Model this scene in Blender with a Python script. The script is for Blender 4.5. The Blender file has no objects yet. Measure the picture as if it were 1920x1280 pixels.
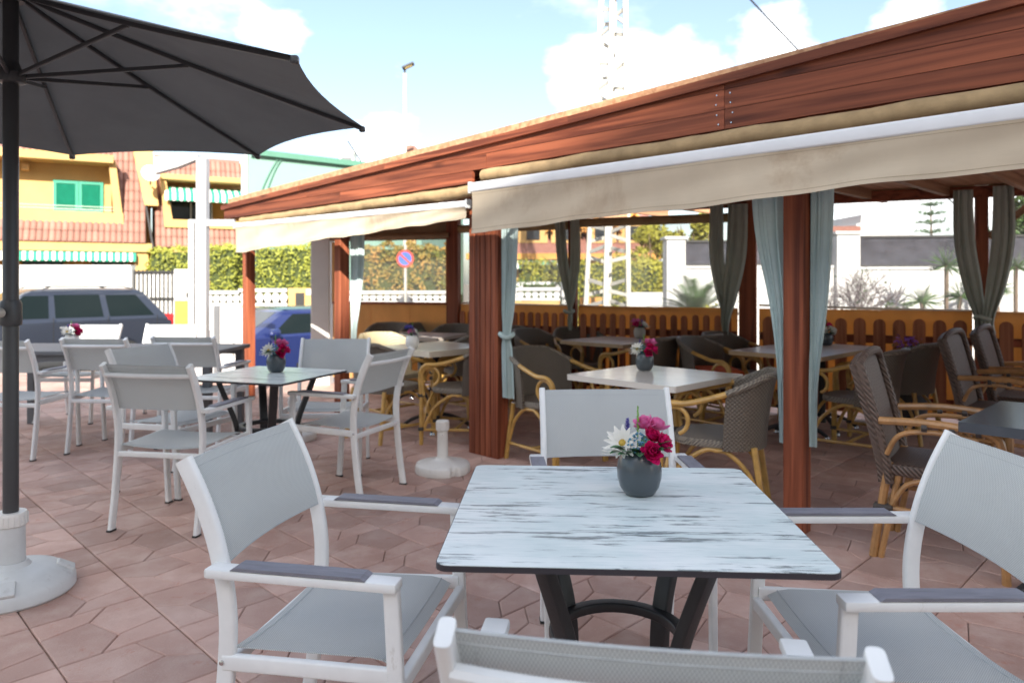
import bpy, bmesh, math, random
from mathutils import Vector, Matrix
random.seed(7)
SC = bpy.context.scene
COL = SC.collection
R = math.radians
PI = math.pi

# ------------------------------------------------------------------ camera
cam_d = bpy.data.cameras.new('camera')
cam = bpy.data.objects.new('camera', cam_d)
COL.objects.link(cam)
SC.camera = cam
H = 1.31
cam.location = (0, 0, H)
cam.rotation_euler = (R(90), 0, 0)
cam_d.sensor_width = 36
cam_d.lens = 25.6
cam_d.shift_y = -0.0573
cam_d.clip_start = 0.05
cam_d.clip_end = 3000
cam_d.dof.use_dof = True
cam_d.dof.focus_distance = 2.05
cam_d.dof.aperture_fstop = 3.7

# ------------------------------------------------------------------ light
SUN_EL = R(28)
SUN_TRAVEL = Vector((-0.14, 0.99, 0)).normalized()          # the way the light goes, seen from above
VS = SC.view_settings
VS.view_transform = 'Standard'
VS.look = 'None'
VS.gamma = 1.0
VS.exposure = 2.5
world = bpy.data.worlds.new('World')
SC.world = world
world.use_nodes = True


def build_world():
    nt = world.node_tree
    N, L = nt.nodes, nt.links
    N.clear()
    out = N.new('ShaderNodeOutputWorld')
    bg = N.new('ShaderNodeBackground')
    bg.inputs['Strength'].default_value = 0.047
    sky = N.new('ShaderNodeTexSky')
    sky.sky_type = 'NISHITA'
    sky.sun_disc = False
    sky.sun_elevation = SUN_EL
    sky.sun_rotation = math.atan2(-SUN_TRAVEL.x, -SUN_TRAVEL.y)
    sky.air_density = 1.0
    sky.dust_density = 1.6
    sky.ozone_density = 1.2
    tc = N.new('ShaderNodeTexCoord')
    noise = N.new('ShaderNodeTexNoise')
    noise.inputs['Scale'].default_value = 5.5
    noise.inputs['Detail'].default_value = 8
    noise.inputs['Roughness'].default_value = 0.56
    mp = N.new('ShaderNodeMapping')
    mp.inputs['Scale'].default_value = (1, 1, 2.0)
    L.new(tc.outputs['Generated'], mp.inputs['Vector'])
    L.new(mp.outputs['Vector'], noise.inputs['Vector'])
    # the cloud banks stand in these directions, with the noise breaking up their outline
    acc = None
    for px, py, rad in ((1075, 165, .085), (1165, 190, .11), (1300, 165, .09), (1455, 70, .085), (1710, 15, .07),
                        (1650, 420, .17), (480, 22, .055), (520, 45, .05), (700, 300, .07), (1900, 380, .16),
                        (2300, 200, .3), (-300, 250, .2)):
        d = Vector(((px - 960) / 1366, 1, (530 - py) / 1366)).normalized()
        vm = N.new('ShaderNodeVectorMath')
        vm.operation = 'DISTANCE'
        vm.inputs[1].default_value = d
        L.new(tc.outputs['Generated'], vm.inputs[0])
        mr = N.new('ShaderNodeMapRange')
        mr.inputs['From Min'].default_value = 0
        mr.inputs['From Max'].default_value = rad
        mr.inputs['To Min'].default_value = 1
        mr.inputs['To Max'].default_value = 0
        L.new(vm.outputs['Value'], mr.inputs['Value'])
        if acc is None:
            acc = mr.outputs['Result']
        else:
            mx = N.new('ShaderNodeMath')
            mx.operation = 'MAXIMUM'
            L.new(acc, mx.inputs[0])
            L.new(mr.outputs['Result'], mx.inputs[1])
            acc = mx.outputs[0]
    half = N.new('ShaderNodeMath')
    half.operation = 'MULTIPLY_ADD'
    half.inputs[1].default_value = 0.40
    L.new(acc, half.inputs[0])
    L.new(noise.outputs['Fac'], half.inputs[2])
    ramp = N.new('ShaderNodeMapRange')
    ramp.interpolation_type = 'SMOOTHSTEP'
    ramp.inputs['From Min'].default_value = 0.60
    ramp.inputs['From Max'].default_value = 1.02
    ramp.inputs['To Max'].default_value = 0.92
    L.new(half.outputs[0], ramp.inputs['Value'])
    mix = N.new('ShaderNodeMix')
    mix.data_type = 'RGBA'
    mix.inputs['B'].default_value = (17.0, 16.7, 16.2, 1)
    # bright clouds added over the whole sky to lift shade light; thin veil too
    n2 = N.new('ShaderNodeTexNoise')
    n2.noise_dimensions = '4D'
    n2.inputs['W'].default_value = 5.0
    n2.inputs['Scale'].default_value = 1.7
    n2.inputs['Detail'].default_value = 7
    n2.inputs['Roughness'].default_value = 0.58
    L.new(mp.outputs['Vector'], n2.inputs['Vector'])
    r2 = N.new('ShaderNodeMapRange')
    r2.interpolation_type = 'SMOOTHSTEP'
    r2.inputs['From Min'].default_value = 0.50
    r2.inputs['From Max'].default_value = 0.74
    r2.inputs['To Min'].default_value = 0.035
    r2.inputs['To Max'].default_value = 0.95
    L.new(n2.outputs['Fac'], r2.inputs['Value'])
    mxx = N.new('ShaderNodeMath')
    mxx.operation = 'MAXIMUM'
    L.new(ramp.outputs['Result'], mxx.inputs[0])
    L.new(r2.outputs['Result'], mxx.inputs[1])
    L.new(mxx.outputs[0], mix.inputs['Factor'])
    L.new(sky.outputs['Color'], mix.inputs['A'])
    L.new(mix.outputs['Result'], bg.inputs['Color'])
    L.new(bg.outputs[0], out.inputs['Surface'])


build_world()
sun_d = bpy.data.lights.new('sun', 'SUN')
sun_d.energy = 2.2
sun_d.angle = R(0.53)
sun_d.color = (1.0, 0.93, 0.82)
sun = bpy.data.objects.new('sun', sun_d)
COL.objects.link(sun)
ldir = Vector((SUN_TRAVEL.x * math.cos(SUN_EL), SUN_TRAVEL.y * math.cos(SUN_EL), -math.sin(SUN_EL)))
sun.rotation_euler = ldir.to_track_quat('-Z', 'Y').to_euler()


# ------------------------------------------------------------------ helpers
def lin(r, g, b):
    f = lambda c: (c / 255 / 12.92) if c <= 10 else ((c / 255 + .055) / 1.055) ** 2.4
    return (f(r), f(g), f(b))


def sc_col(c, k):
    return tuple(min(1, max(0, v * k)) for v in c[:3])


def mat(name, col, rough=.5, metal=0, var=0, vscale=6, stretch=(1, 1, 1), bump=0, bscale=60, col2=None,
        detail=4, translucent=0, spec=None, coat=0, rnd=0, bstretch=None, sheen=0):
    """a Principled material whose colour wanders between two tones with noise; rnd adds a tone per object"""
    m = bpy.data.materials.new(name)
    m.use_nodes = True
    nt = m.node_tree
    N, L = nt.nodes, nt.links
    b = N['Principled BSDF']
    b.inputs['Roughness'].default_value = rough
    b.inputs['Metallic'].default_value = metal
    if spec is not None:
        b.inputs['Specular IOR Level'].default_value = spec
    if coat:
        b.inputs['Coat Weight'].default_value = coat
        b.inputs['Coat Roughness'].default_value = .08
    tc = N.new('ShaderNodeTexCoord')
    c = None
    if var or col2:
        mp = N.new('ShaderNodeMapping')
        mp.inputs['Scale'].default_value = stretch
        L.new(tc.outputs['Object'], mp.inputs['Vector'])
        no = N.new('ShaderNodeTexNoise')
        no.inputs['Scale'].default_value = vscale
        no.inputs['Detail'].default_value = detail
        no.inputs['Roughness'].default_value = .6
        L.new(mp.outputs[0], no.inputs['Vector'])
        mr = N.new('ShaderNodeMapRange')
        mr.inputs['From Min'].default_value = .32
        mr.inputs['From Max'].default_value = .68
        L.new(no.outputs['Fac'], mr.inputs['Value'])
        mx = N.new('ShaderNodeMix')
        mx.data_type = 'RGBA'
        mx.inputs['A'].default_value = (*sc_col(col, 1 - var), 1)
        mx.inputs['B'].default_value = (*(col2 if col2 else sc_col(col, 1 + var)), 1)
        L.new(mr.outputs[0], mx.inputs['Factor'])
        c = mx.outputs['Result']
    if rnd:
        oi = N.new('ShaderNodeObjectInfo')
        mr2 = N.new('ShaderNodeMapRange')
        mr2.inputs['To Min'].default_value = 1 - rnd
        mr2.inputs['To Max'].default_value = 1 + rnd
        L.new(oi.outputs['Random'], mr2.inputs['Value'])
        vm = N.new('ShaderNodeVectorMath')
        vm.operation = 'SCALE'
        if c:
            L.new(c, vm.inputs[0])
        else:
            vm.inputs[0].default_value = col[:3]
        L.new(mr2.outputs[0], vm.inputs['Scale'])
        c = vm.outputs[0]
    if c:
        L.new(c, b.inputs['Base Color'])
    else:
        b.inputs['Base Color'].default_value = (*col[:3], 1)
    if bump:
        mp2 = N.new('ShaderNodeMapping')
        mp2.inputs['Scale'].default_value = bstretch or stretch
        L.new(tc.outputs['Object'], mp2.inputs['Vector'])
        nb = N.new('ShaderNodeTexNoise')
        nb.inputs['Scale'].default_value = bscale
        nb.inputs['Detail'].default_value = 3
        L.new(mp2.outputs[0], nb.inputs['Vector'])
        bp = N.new('ShaderNodeBump')
        bp.inputs['Strength'].default_value = bump
        bp.inputs['Distance'].default_value = .01
        L.new(nb.outputs['Fac'], bp.inputs['Height'])
        L.new(bp.outputs[0], b.inputs['Normal'])
    if translucent:
        tr = N.new('ShaderNodeBsdfTranslucent')
        if c:
            L.new(c, tr.inputs['Color'])
        else:
            tr.inputs['Color'].default_value = (*col[:3], 1)
        ms = N.new('ShaderNodeMixShader')
        ms.inputs[0].default_value = translucent
        L.new(b.outputs[0], ms.inputs[1])
        L.new(tr.outputs[0], ms.inputs[2])
        L.new(ms.outputs[0], N['Material Output'].inputs['Surface'])
    return m


class MB:
    """collects faces; build() links them as one mesh object"""

    def __init__(s):
        s.v, s.f = [], []

    def add(s, verts, faces, M=None):
        k = len(s.v)
        s.v += [tuple(M @ Vector(p)) if M else tuple(p) for p in verts]
        s.f += [tuple(i + k for i in f) for f in faces]
        return s

    def box(s, c, d, M=None, b=0):
        x, y, z = c
        a, e, h = d[0] / 2, d[1] / 2, d[2] / 2
        if b:
            bm = bmesh.new()
            bmesh.ops.create_cube(bm, size=1)
            bmesh.ops.scale(bm, vec=d, verts=bm.verts)
            bmesh.ops.bevel(bm, geom=bm.edges[:], offset=b, segments=2, affect='EDGES', profile=.5)
            bmesh.ops.translate(bm, vec=c, verts=bm.verts)
            bm.verts.index_update()
            s.add([p.co[:] for p in bm.verts], [[q.index for q in f.verts] for f in bm.faces], M)
            bm.free()
            return s
        vs = [(x + i * a, y + j * e, z + k * h) for i in (-1, 1) for j in (-1, 1) for k in (-1, 1)]
        fs = [(0, 1, 3, 2), (4, 6, 7, 5), (0, 4, 5, 1), (2, 3, 7, 6), (0, 2, 6, 4), (1, 5, 7, 3)]
        return s.add(vs, fs, M)

    def prism(s, poly, lo, hi, axis='z', M=None):
        """poly: 2-D outline; extruded between lo and hi along axis"""
        n = len(poly)
        put = {'z': lambda p, t: (p[0], p[1], t), 'y': lambda p, t: (p[0], t, p[1]), 'x': lambda p, t: (t, p[0], p[1])}[axis]
        vs = [put(p, lo) for p in poly] + [put(p, hi) for p in poly]
        fs = [tuple(range(n))[::-1], tuple(range(n, 2 * n))]
        fs += [(i, (i + 1) % n, n + (i + 1) % n, n + i) for i in range(n)]
        return s.add(vs, fs, M)

    def sweep(s, path, prof, side=(1, 0, 0), cap=True, scale=None, closed=False):
        path = [Vector(p) for p in path]
        n, m = len(path), len(prof)
        sd = Vector(side)
        vs = []
        for i, p in enumerate(path):
            if closed:
                t = path[(i + 1) % n] - path[i - 1]
            else:
                t = path[min(i + 1, n - 1)] - path[max(i - 1, 0)]
            t.normalize()
            a = sd - t * sd.dot(t)
            if a.length < 1e-4:
                a = t.orthogonal()
            a.normalize()
            b = t.cross(a)
            k = scale[i] if scale else 1
            vs += [tuple(p + a * q[0] * k + b * q[1] * k) for q in prof]
        fs = []
        for i in range(n if closed else n - 1):
            j2 = (i + 1) % n
            for j in range(m):
                fs.append((i * m + j, i * m + (j + 1) % m, j2 * m + (j + 1) % m, j2 * m + j))
        if cap and not closed:
            fs += [tuple(range(m))[::-1], tuple((n - 1) * m + j for j in range(m))]
        return s.add(vs, fs)

    def tube(s, path, r, n=8, closed=False, scale=None):
        path = [Vector(p) for p in path]
        m = len(path)
        t0 = (path[1] - path[0]).normalized()
        a = t0.orthogonal().normalized()
        vs = []
        for i, p in enumerate(path):
            if closed:
                t = path[(i + 1) % m] - path[i - 1]
            else:
                t = path[min(i + 1, m - 1)] - path[max(i - 1, 0)]
            t.normalize()
            a = a - t * a.dot(t)
            if a.length < 1e-5:
                a = t.orthogonal()
            a.normalize()
            b = t.cross(a)
            k = r * (scale[i] if scale else 1)
            vs += [tuple(p + a * math.cos(2 * PI * j / n) * k + b * math.sin(2 * PI * j / n) * k) for j in range(n)]
        fs = []
        for i in range(m if closed else m - 1):
            j2 = (i + 1) % m
            fs += [(i * n + j, i * n + (j + 1) % n, j2 * n + (j + 1) % n, j2 * n + j) for j in range(n)]
        if not closed:
            fs += [tuple(range(n))[::-1], tuple((m - 1) * n + j for j in range(n))]
        return s.add(vs, fs)

    def lathe(s, prof, n=24, c=(0, 0, 0), M=None):
        vs, fs = [], []
        m = len(prof)
        for r, z in prof:
            vs += [(c[0] + r * math.cos(2 * PI * j / n), c[1] + r * math.sin(2 * PI * j / n), c[2] + z) for j in range(n)]
        for i in range(m - 1):
            fs += [(i * n + j, i * n + (j + 1) % n, (i + 1) * n + (j + 1) % n, (i + 1) * n + j) for j in range(n)]
        fs += [tuple(range(n))[::-1], tuple((m - 1) * n + j for j in range(n))]
        return s.add(vs, fs, M)

    def grid(s, fn, nu, nv, thick=0, M=None):
        """fn(u,v)->point, u,v in 0..1; thick gives it a back along the normal"""
        P = [[Vector(fn(i / nu, j / nv)) for j in range(nv + 1)] for i in range(nu + 1)]
        vs = [tuple(P[i][j]) for i in range(nu + 1) for j in range(nv + 1)]
        w = nv + 1
        fs = [(i * w + j, (i + 1) * w + j, (i + 1) * w + j + 1, i * w + j + 1) for i in range(nu) for j in range(nv)]
        if thick:
            k = len(vs)
            for i in range(nu + 1):
                for j in range(nv + 1):
                    du = P[min(i + 1, nu)][j] - P[max(i - 1, 0)][j]
                    dv = P[i][min(j + 1, nv)] - P[i][max(j - 1, 0)]
                    nn = du.cross(dv)
                    nn = nn.normalized() if nn.length > 1e-9 else Vector((0, 0, 1))
                    vs.append(tuple(P[i][j] - nn * thick))
            fs += [tuple(q + k for q in f[::-1]) for f in fs[:]]
            ring = [i * w for i in range(nu + 1)] + [nu * w + j for j in range(1, nv + 1)] + \
                   [i * w + nv for i in range(nu - 1, -1, -1)] + [j for j in range(nv - 1, 0, -1)]
            for a_, b_ in zip(ring, ring[1:] + ring[:1]):
                fs.append((b_, a_, a_ + k, b_ + k))
        return s.add(vs, fs, M)

    def mesh(s, name, smooth=False):
        me = bpy.data.meshes.new(name)
        me.from_pydata(s.v, [], s.f)
        me.update()
        if smooth:
            me.polygons.foreach_set('use_smooth', [True] * len(me.polygons))
            try:
                me.set_sharp_from_angle(angle=R(40))
            except Exception:
                pass
        return me

    def build(s, name, m, parent=None, smooth=False):
        return link(name, s.mesh(name, smooth), m, parent)


def link(name, me, m, parent=None):
    o = bpy.data.objects.new(name, me)
    COL.objects.link(o)
    if m is not None and not me.materials:
        me.materials.append(m)
    if parent is not None:
        o.parent = parent
    return o


def tag(o, label, cat, group=None):
    o['label'] = label
    o['category'] = cat
    if group:
        o['group'] = group
    return o


def thing(name, label, cat, loc=(0, 0, 0), rz=0, group=None):
    o = bpy.data.objects.new(name, None)
    COL.objects.link(o)
    o.empty_display_size = .1
    o.location = loc
    o.rotation_euler = (0, 0, rz)
    return tag(o, label, cat, group)


def struct(o, kind='structure'):
    o['kind'] = kind
    return o


def children(o):
    return [c for c in o.children]


def copy_tree(o, loc=None, rz=None, label=None, parent=None):
    c = o.copy()
    COL.objects.link(c)
    c.parent = parent
    if loc is not None:
        c.location = loc
    if rz is not None:
        c.rotation_euler = (0, 0, rz)
    if label:
        c['label'] = label
    for ch in children(o):
        k = copy_tree(ch, parent=c)
        k.matrix_parent_inverse = ch.matrix_parent_inverse.copy()
    return c


def face(fx, fy):
    return math.atan2(-fx, fy)


def rrect(w, h, r, n=3):
    pts = []
    for cx, cy, a0 in ((w / 2 - r, h / 2 - r, 0), (-w / 2 + r, h / 2 - r, 90), (-w / 2 + r, -h / 2 + r, 180), (w / 2 - r, -h / 2 + r, 270)):
        for i in range(n + 1):
            a = R(a0 + 90 * i / n)
            pts.append((cx + r * math.cos(a), cy + r * math.sin(a)))
    return pts


def smooth_path(pts, n=6):
    P = [Vector(p) for p in pts]
    out = []
    for i in range(len(P) - 1):
        p0, p1, p2, p3 = P[max(i - 1, 0)], P[i], P[i + 1], P[min(i + 2, len(P) - 1)]
        for k in range(n):
            t = k / n
            out.append(.5 * ((2 * p1) + (-p0 + p2) * t + (2 * p0 - 5 * p1 + 4 * p2 - p3) * t * t + (-p0 + 3 * p1 - 3 * p2 + p3) * t ** 3))
    out.append(P[-1])
    return out


def at(px, Y):
    """sideways position of a column of the 1920-wide photograph at distance Y"""
    return (px - 960) / 1366 * Y


def zat(py, Y):
    return H + (530 - py) / 1366 * Y


# ------------------------------------------------------------------ materials
M = {}
M['white'] = mat('white_powder_coat', (.80, .81, .80), .42, var=.05, vscale=9, bump=.02, bscale=300)
M['insert'] = mat('grey_armrest_slat', (.20, .20, .235), .5, var=.18, vscale=10, stretch=(6, 1, 6), bump=.08, bscale=80)
M['dark_edge'] = mat('black_compact_board_edge', (.035, .03, .036), .45, var=.1)
M['base_metal'] = mat('anthracite_cast_metal', (.028, .028, .030), .42, var=.15, vscale=12, bump=.05, bscale=120)
M['plastic'] = mat('white_plastic', (.74, .73, .70), .38, var=.05, vscale=7)
M['plastic_grey'] = mat('grey_plastic', (.60, .62, .62), .45, var=.07, vscale=7, bump=.03, bscale=90)
M['canopy'] = mat('charcoal_canopy_cloth', (.25, .27, .275), .85, var=.07, vscale=3, bump=.15, bscale=6, translucent=.4)
M['pole'] = mat('charcoal_pole', (.062, .064, .068), .38, metal=.2, var=.08)
M['pot'] = mat('grey_ceramic', (.055, .068, .078), .28, var=.06, vscale=5, coat=.25)
M['pot_white'] = mat('white_ceramic', (.75, .75, .73), .3, var=.03)
M['pot_stone'] = mat('pale_stone_ceramic', (.42, .40, .36), .5, var=.06)
M['fuchsia'] = mat('fuchsia_petals', (.62, .006, .13), .55, var=.25, vscale=60, translucent=.25)
M['pink'] = mat('pink_petals', (.80, .20, .46), .55, var=.15, vscale=60, translucent=.25)
M['petal_white'] = mat('white_petals', (.82, .80, .74), .6, var=.04, translucent=.2)
M['yellow_eye'] = mat('daisy_eye', (.55, .36, .06), .8, var=.2, vscale=200, bump=.5, bscale=600)
M['berry'] = mat('blue_berries', (.06, .20, .30), .35, var=.2, vscale=50)
M['violet'] = mat('violet_florets', (.10, .09, .40), .6, var=.2, vscale=60)
M['flower_leaf'] = mat('bouquet_leaf', (.035, .13, .045), .45, var=.3, vscale=30)
M['sprig'] = mat('light_green_sprig', (.20, .42, .06), .6, var=.2, vscale=40)
M['bamboo'] = mat('golden_cane', (.52, .31, .085), .35, var=.22, vscale=14, stretch=(1, 1, 1), coat=.2)
M['bamboo_dark'] = mat('brown_cane', (.42, .22, .085), .35, var=.25, vscale=14, coat=.2)
M['binding'] = mat('dark_cane_binding', (.06, .05, .045), .6, var=.1)
M['cream'] = mat('cream_tabletop', (.72, .66, .54), .22, var=.06, vscale=8)
M['stone_top'] = mat('pale_stone_tabletop', (.66, .63, .58), .16, var=.05, vscale=8)
M['grey_top'] = mat('taupe_tabletop', (.52, .46, .41), .3, var=.10, vscale=6)
M['tan_edge'] = mat('light_wood_table_edge', (.50, .35, .20), .45, var=.12, vscale=10)
M['slate_top'] = mat('slate_grey_tabletop', (.075, .085, .10), .2, var=.12, vscale=6)
M['table_grey'] = mat('dark_grey_table_frame', (.12, .125, .135), .5, var=.08)
M['chrome'] = mat('chrome_foot', (.6, .6, .6), .15, metal=1)
M['tan_cloth'] = mat('tan_rolled_cloth', (.36, .25, .13), .9, var=.18, vscale=9, bump=.7, bscale=14, bstretch=(1, 1, 1))
M['brown_blind'] = mat('brown_rolled_blind', (.26, .17, .10), .85, var=.15, vscale=7, bump=.4, bscale=16)
M['bar'] = mat('white_awning_bar', (.76, .77, .79), .35, var=.03)
M['curtain'] = mat('pale_teal_curtain', (.55, .68, .68), .9, var=.06, vscale=5, bump=.35, bscale=70, bstretch=(.2, .2, 2), translucent=.25)
M['sage'] = mat('shade_tinted_curtain', (.46, .51, .45), .9, var=.08, vscale=5, bump=.35, bscale=70, bstretch=(.2, .2, 2), translucent=.2)  # teal curtain cloth again, with indoor shade put into its colour
M['amber'] = mat('amber_translucent_board', (.70, .43, .18), .6, var=.12, vscale=3, stretch=(1, 1, .3), translucent=.55)
M['render_white'] = mat('white_render', (.62, .61, .59), .85, var=.05, vscale=2, bump=.15, bscale=40)
M['ochre'] = mat('ochre_yellow_render', (.52, .33, .125), .85, var=.06, vscale=1.4, bump=.12, bscale=30)
M['orange'] = mat('deep_orange_render', (.52, .25, .06), .85, var=.06, vscale=1.4, bump=.12, bscale=30)
M['green_paint'] = mat('green_shutter_paint', (.012, .24, .15), .5, var=.08)
M['green_cloth'] = mat('green_awning_stripe', (.03, .30, .20), .85, var=.08)
M['white_cloth'] = mat('white_awning_stripe', (.78, .77, .72), .85, var=.04)
M['mint'] = mat('mint_green_render', (.21, .36, .295), .8, var=.03, vscale=.8)
M['mint_dark'] = mat('mint_green_trim', (.09, .23, .165), .7, var=.04)
M['roof_tile'] = mat('terracotta_roof_tile', (.28, .142, .108), .8, var=.16, vscale=5, rnd=.16, bump=.2, bscale=40)
M['tile_far'] = mat('terracotta_tiles_far_away', (.28, .125, .095), .85, var=.20, vscale=9, stretch=(2, 2, 2), bump=.6, bscale=14)
M['glass_dark'] = mat('dark_window_glass', (.03, .035, .04), .06, var=.1)
M['asphalt'] = mat('asphalt', (.055, .055, .058), .9, var=.15, vscale=12, bump=.3, bscale=150)
M['soil'] = mat('dry_ground', (.20, .17, .13), .95, var=.2, vscale=.7, bump=.3, bscale=20)
M['kerb'] = mat('kerb_stone', (.40, .39, .37), .85, var=.1, vscale=4)
M['walk'] = mat('pavement_slabs', (.34, .31, .28), .9, var=.12, vscale=3)
M['black_iron'] = mat('black_iron', (.025, .025, .025), .5, var=.1)
M['galv'] = mat('galvanised_steel', (.50, .48, .43), .55, metal=.15, var=.08, vscale=5)
M['mesh_screen'] = mat('dark_shade_mesh', (.055, .055, .068), .9, var=.35, vscale=5, bump=.5, bscale=50)
M['hedge'] = mat('clipped_hedge_leaves', (.33, .35, .055), .6, var=.4, vscale=1.6, translucent=.3)
M['hedge_in'] = mat('hedge_inner_twigs', (.045, .06, .015), .9, var=.2)
M['hedge_mix'] = mat('mixed_orange_green_leaves', (.17, .21, .04), .6, col2=(.56, .30, .07), vscale=2.0, translucent=.3)
M['leaf'] = mat('green_leaves', (.06, .12, .025), .55, var=.4, vscale=2, translucent=.25)
M['leaf_yel'] = mat('yellow_green_leaves', (.38, .36, .05), .6, var=.35, vscale=2, translucent=.3)
M['cycad'] = mat('cycad_leaflets', (.07, .12, .04), .45, var=.35, vscale=3)
M['needle'] = mat('norfolk_pine_needles', (.10, .17, .09), .65, var=.3, vscale=1.5)
M['bark'] = mat('bark', (.17, .12, .085), .9, var=.25, vscale=6, stretch=(1, 1, .2), bump=.6, bscale=20)
M['twig'] = mat('grey_twigs', (.16, .13, .13), .9, var=.15)
M['suv_paint'] = mat('slate_blue_car_paint', (.045, .053, .075), .3, metal=.5, coat=.6)
M['suv_roof'] = mat('dusty_grey_car_roof', (.13, .12, .115), .5, metal=.2, coat=.2)
M['blue_paint'] = mat('royal_blue_car_paint', (.018, .03, .125), .3, metal=.3, coat=.7)
M['car_glass'] = mat('tinted_car_glass', (.008, .013, .013), .03, spec=.22)
M['tyre'] = mat('tyre_rubber', (.02, .02, .02), .85)
M['rim'] = mat('alloy_rim', (.55, .55, .56), .3, metal=.8)
M['lamp_red'] = mat('red_lamp_glass', (.55, .02, .02), .2)
M['lamp_clear'] = mat('clear_lamp_glass', (.6, .6, .6), .1)
M['black_trim'] = mat('black_plastic_trim', (.02, .02, .02), .6)
M['sign_red'] = mat('sign_red', (.62, .06, .035), .5)
M['sign_blue'] = mat('sign_blue', (.05, .14, .52), .5)
M['brick'] = mat('ochre_brick_chimney', (.50, .30, .12), .9, var=.2, vscale=8)
M['dish'] = mat('dish_white', (.75, .74, .72), .5)
M['gate_white'] = mat('weathered_white_steel', (.46, .46, .47), .5, var=.08, vscale=3)
M['block'] = mat('pale_beige_render', (.70, .66, .58), .85, var=.06, vscale=.5)


def wood_mat(name, base, dark, grain='x', scale=1.0, rnd=.22, rough=.62):
    m = bpy.data.materials.new(name)
    m.use_nodes = True
    N, L = m.node_tree.nodes, m.node_tree.links
    b = N['Principled BSDF']
    tc = N.new('ShaderNodeTexCoord')
    st = {'x': (.35, 9, 9), 'z': (9, 9, .35), 'y': (9, .35, 9)}[grain]
    oi = N.new('ShaderNodeObjectInfo')
    add = N.new('ShaderNodeVectorMath')
    add.operation = 'MULTIPLY_ADD'
    add.inputs[1].default_value = (1, 1, 1)
    sc = N.new('ShaderNodeVectorMath')
    sc.operation = 'SCALE'
    sc.inputs[0].default_value = (13, 7, 19)
    L.new(oi.outputs['Random'], sc.inputs['Scale'])
    L.new(tc.outputs['Object'], add.inputs[0])
    L.new(sc.outputs[0], add.inputs[2])
    mp = N.new('ShaderNodeMapping')
    mp.inputs['Scale'].default_value = st
    L.new(add.outputs[0], mp.inputs['Vector'])
    n1 = N.new('ShaderNodeTexNoise')
    n1.inputs['Scale'].default_value = 2.6 * scale
    n1.inputs['Detail'].default_value = 7
    n1.inputs['Distortion'].default_value = .7
    L.new(mp.outputs[0], n1.inputs['Vector'])
    n2 = N.new('ShaderNodeTexNoise')
    n2.inputs['Scale'].default_value = 1.1
    n2.inputs['Detail'].default_value = 3
    L.new(add.outputs[0], n2.inputs['Vector'])
    mr = N.new('ShaderNodeMapRange')
    mr.inputs['From Min'].default_value = .34
    mr.inputs['From Max'].default_value = .62
    L.new(n1.outputs['Fac'], mr.inputs['Value'])
    mx = N.new('ShaderNodeMix')
    mx.data_type = 'RGBA'
    mx.inputs['A'].default_value = (*dark, 1)
    mx.inputs['B'].default_value = (*base, 1)
    L.new(mr.outputs[0], mx.inputs['Factor'])
    # knots
    vo = N.new('ShaderNodeTexVoronoi')
    vo.inputs['Scale'].default_value = 2.4
    mpk = N.new('ShaderNodeMapping')
    mpk.inputs['Scale'].default_value = {'x': (.5, 1.4, 1.4), 'z': (1.4, 1.4, .5), 'y': (1.4, .5, 1.4)}[grain]
    L.new(add.outputs[0], mpk.inputs['Vector'])
    L.new(mpk.outputs[0], vo.inputs['Vector'])
    mk = N.new('ShaderNodeMapRange')
    mk.inputs['From Min'].default_value = .03
    mk.inputs['From Max'].default_value = .12
    mk.inputs['To Min'].default_value = .75
    mk.inputs['To Max'].default_value = 0
    L.new(vo.outputs['Distance'], mk.inputs['Value'])
    mxk = N.new('ShaderNodeMix')
    mxk.data_type = 'RGBA'
    mxk.inputs['B'].default_value = (*sc_col(dark, .45), 1)
    L.new(mk.outputs[0], mxk.inputs['Factor'])
    L.new(mx.outputs['Result'], mxk.inputs['A'])
    mx = mxk
    # worn paler patches
    mr3 = N.new('ShaderNodeMapRange')
    mr3.inputs['From Min'].default_value = .55
    mr3.inputs['From Max'].default_value = .78
    mr3.inputs['To Max'].default_value = .22
    L.new(n2.outputs['Fac'], mr3.inputs['Value'])
    mx2 = N.new('ShaderNodeMix')
    mx2.data_type = 'RGBA'
    mx2.inputs['B'].default_value = (*sc_col(base, 1.5), 1)
    L.new(mr3.outputs[0], mx2.inputs['Factor'])
    L.new(mx.outputs['Result'], mx2.inputs['A'])
    mr2 = N.new('ShaderNodeMapRange')
    mr2.inputs['To Min'].default_value = 1 - rnd
    mr2.inputs['To Max'].default_value = 1 + rnd
    L.new(oi.outputs['Random'], mr2.inputs['Value'])
    vs = N.new('ShaderNodeVectorMath')
    vs.operation = 'SCALE'
    L.new(mx2.outputs['Result'], vs.inputs[0])
    L.new(mr2.outputs[0], vs.inputs['Scale'])
    L.new(vs.outputs[0], b.inputs['Base Color'])
    b.inputs['Roughness'].default_value = rough
    b.inputs['Specular IOR Level'].default_value = .28
    bp = N.new('ShaderNodeBump')
    bp.inputs['Strength'].default_value = .25
    bp.inputs['Distance'].default_value = .004
    L.new(n1.outputs['Fac'], bp.inputs['Height'])
    L.new(bp.outputs[0], b.inputs['Normal'])
    return m


WB, WD = (.29, .085, .040), (.105, .026, .013)
M['wood_x'] = wood_mat('stained_board_along', WB, WD, 'x')
M['wood_z'] = wood_mat('stained_post_upright', WB, WD, 'z')
M['wood_y'] = wood_mat('stained_beam_across', (.48, .28, .16), (.30, .15, .08), 'y')  # paler than the post stain, lightened to bounce light under the roof
M['picket'] = wood_mat('stained_picket', (.44, .17, .085), (.26, .088, .042), 'z', rnd=.2)


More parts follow.
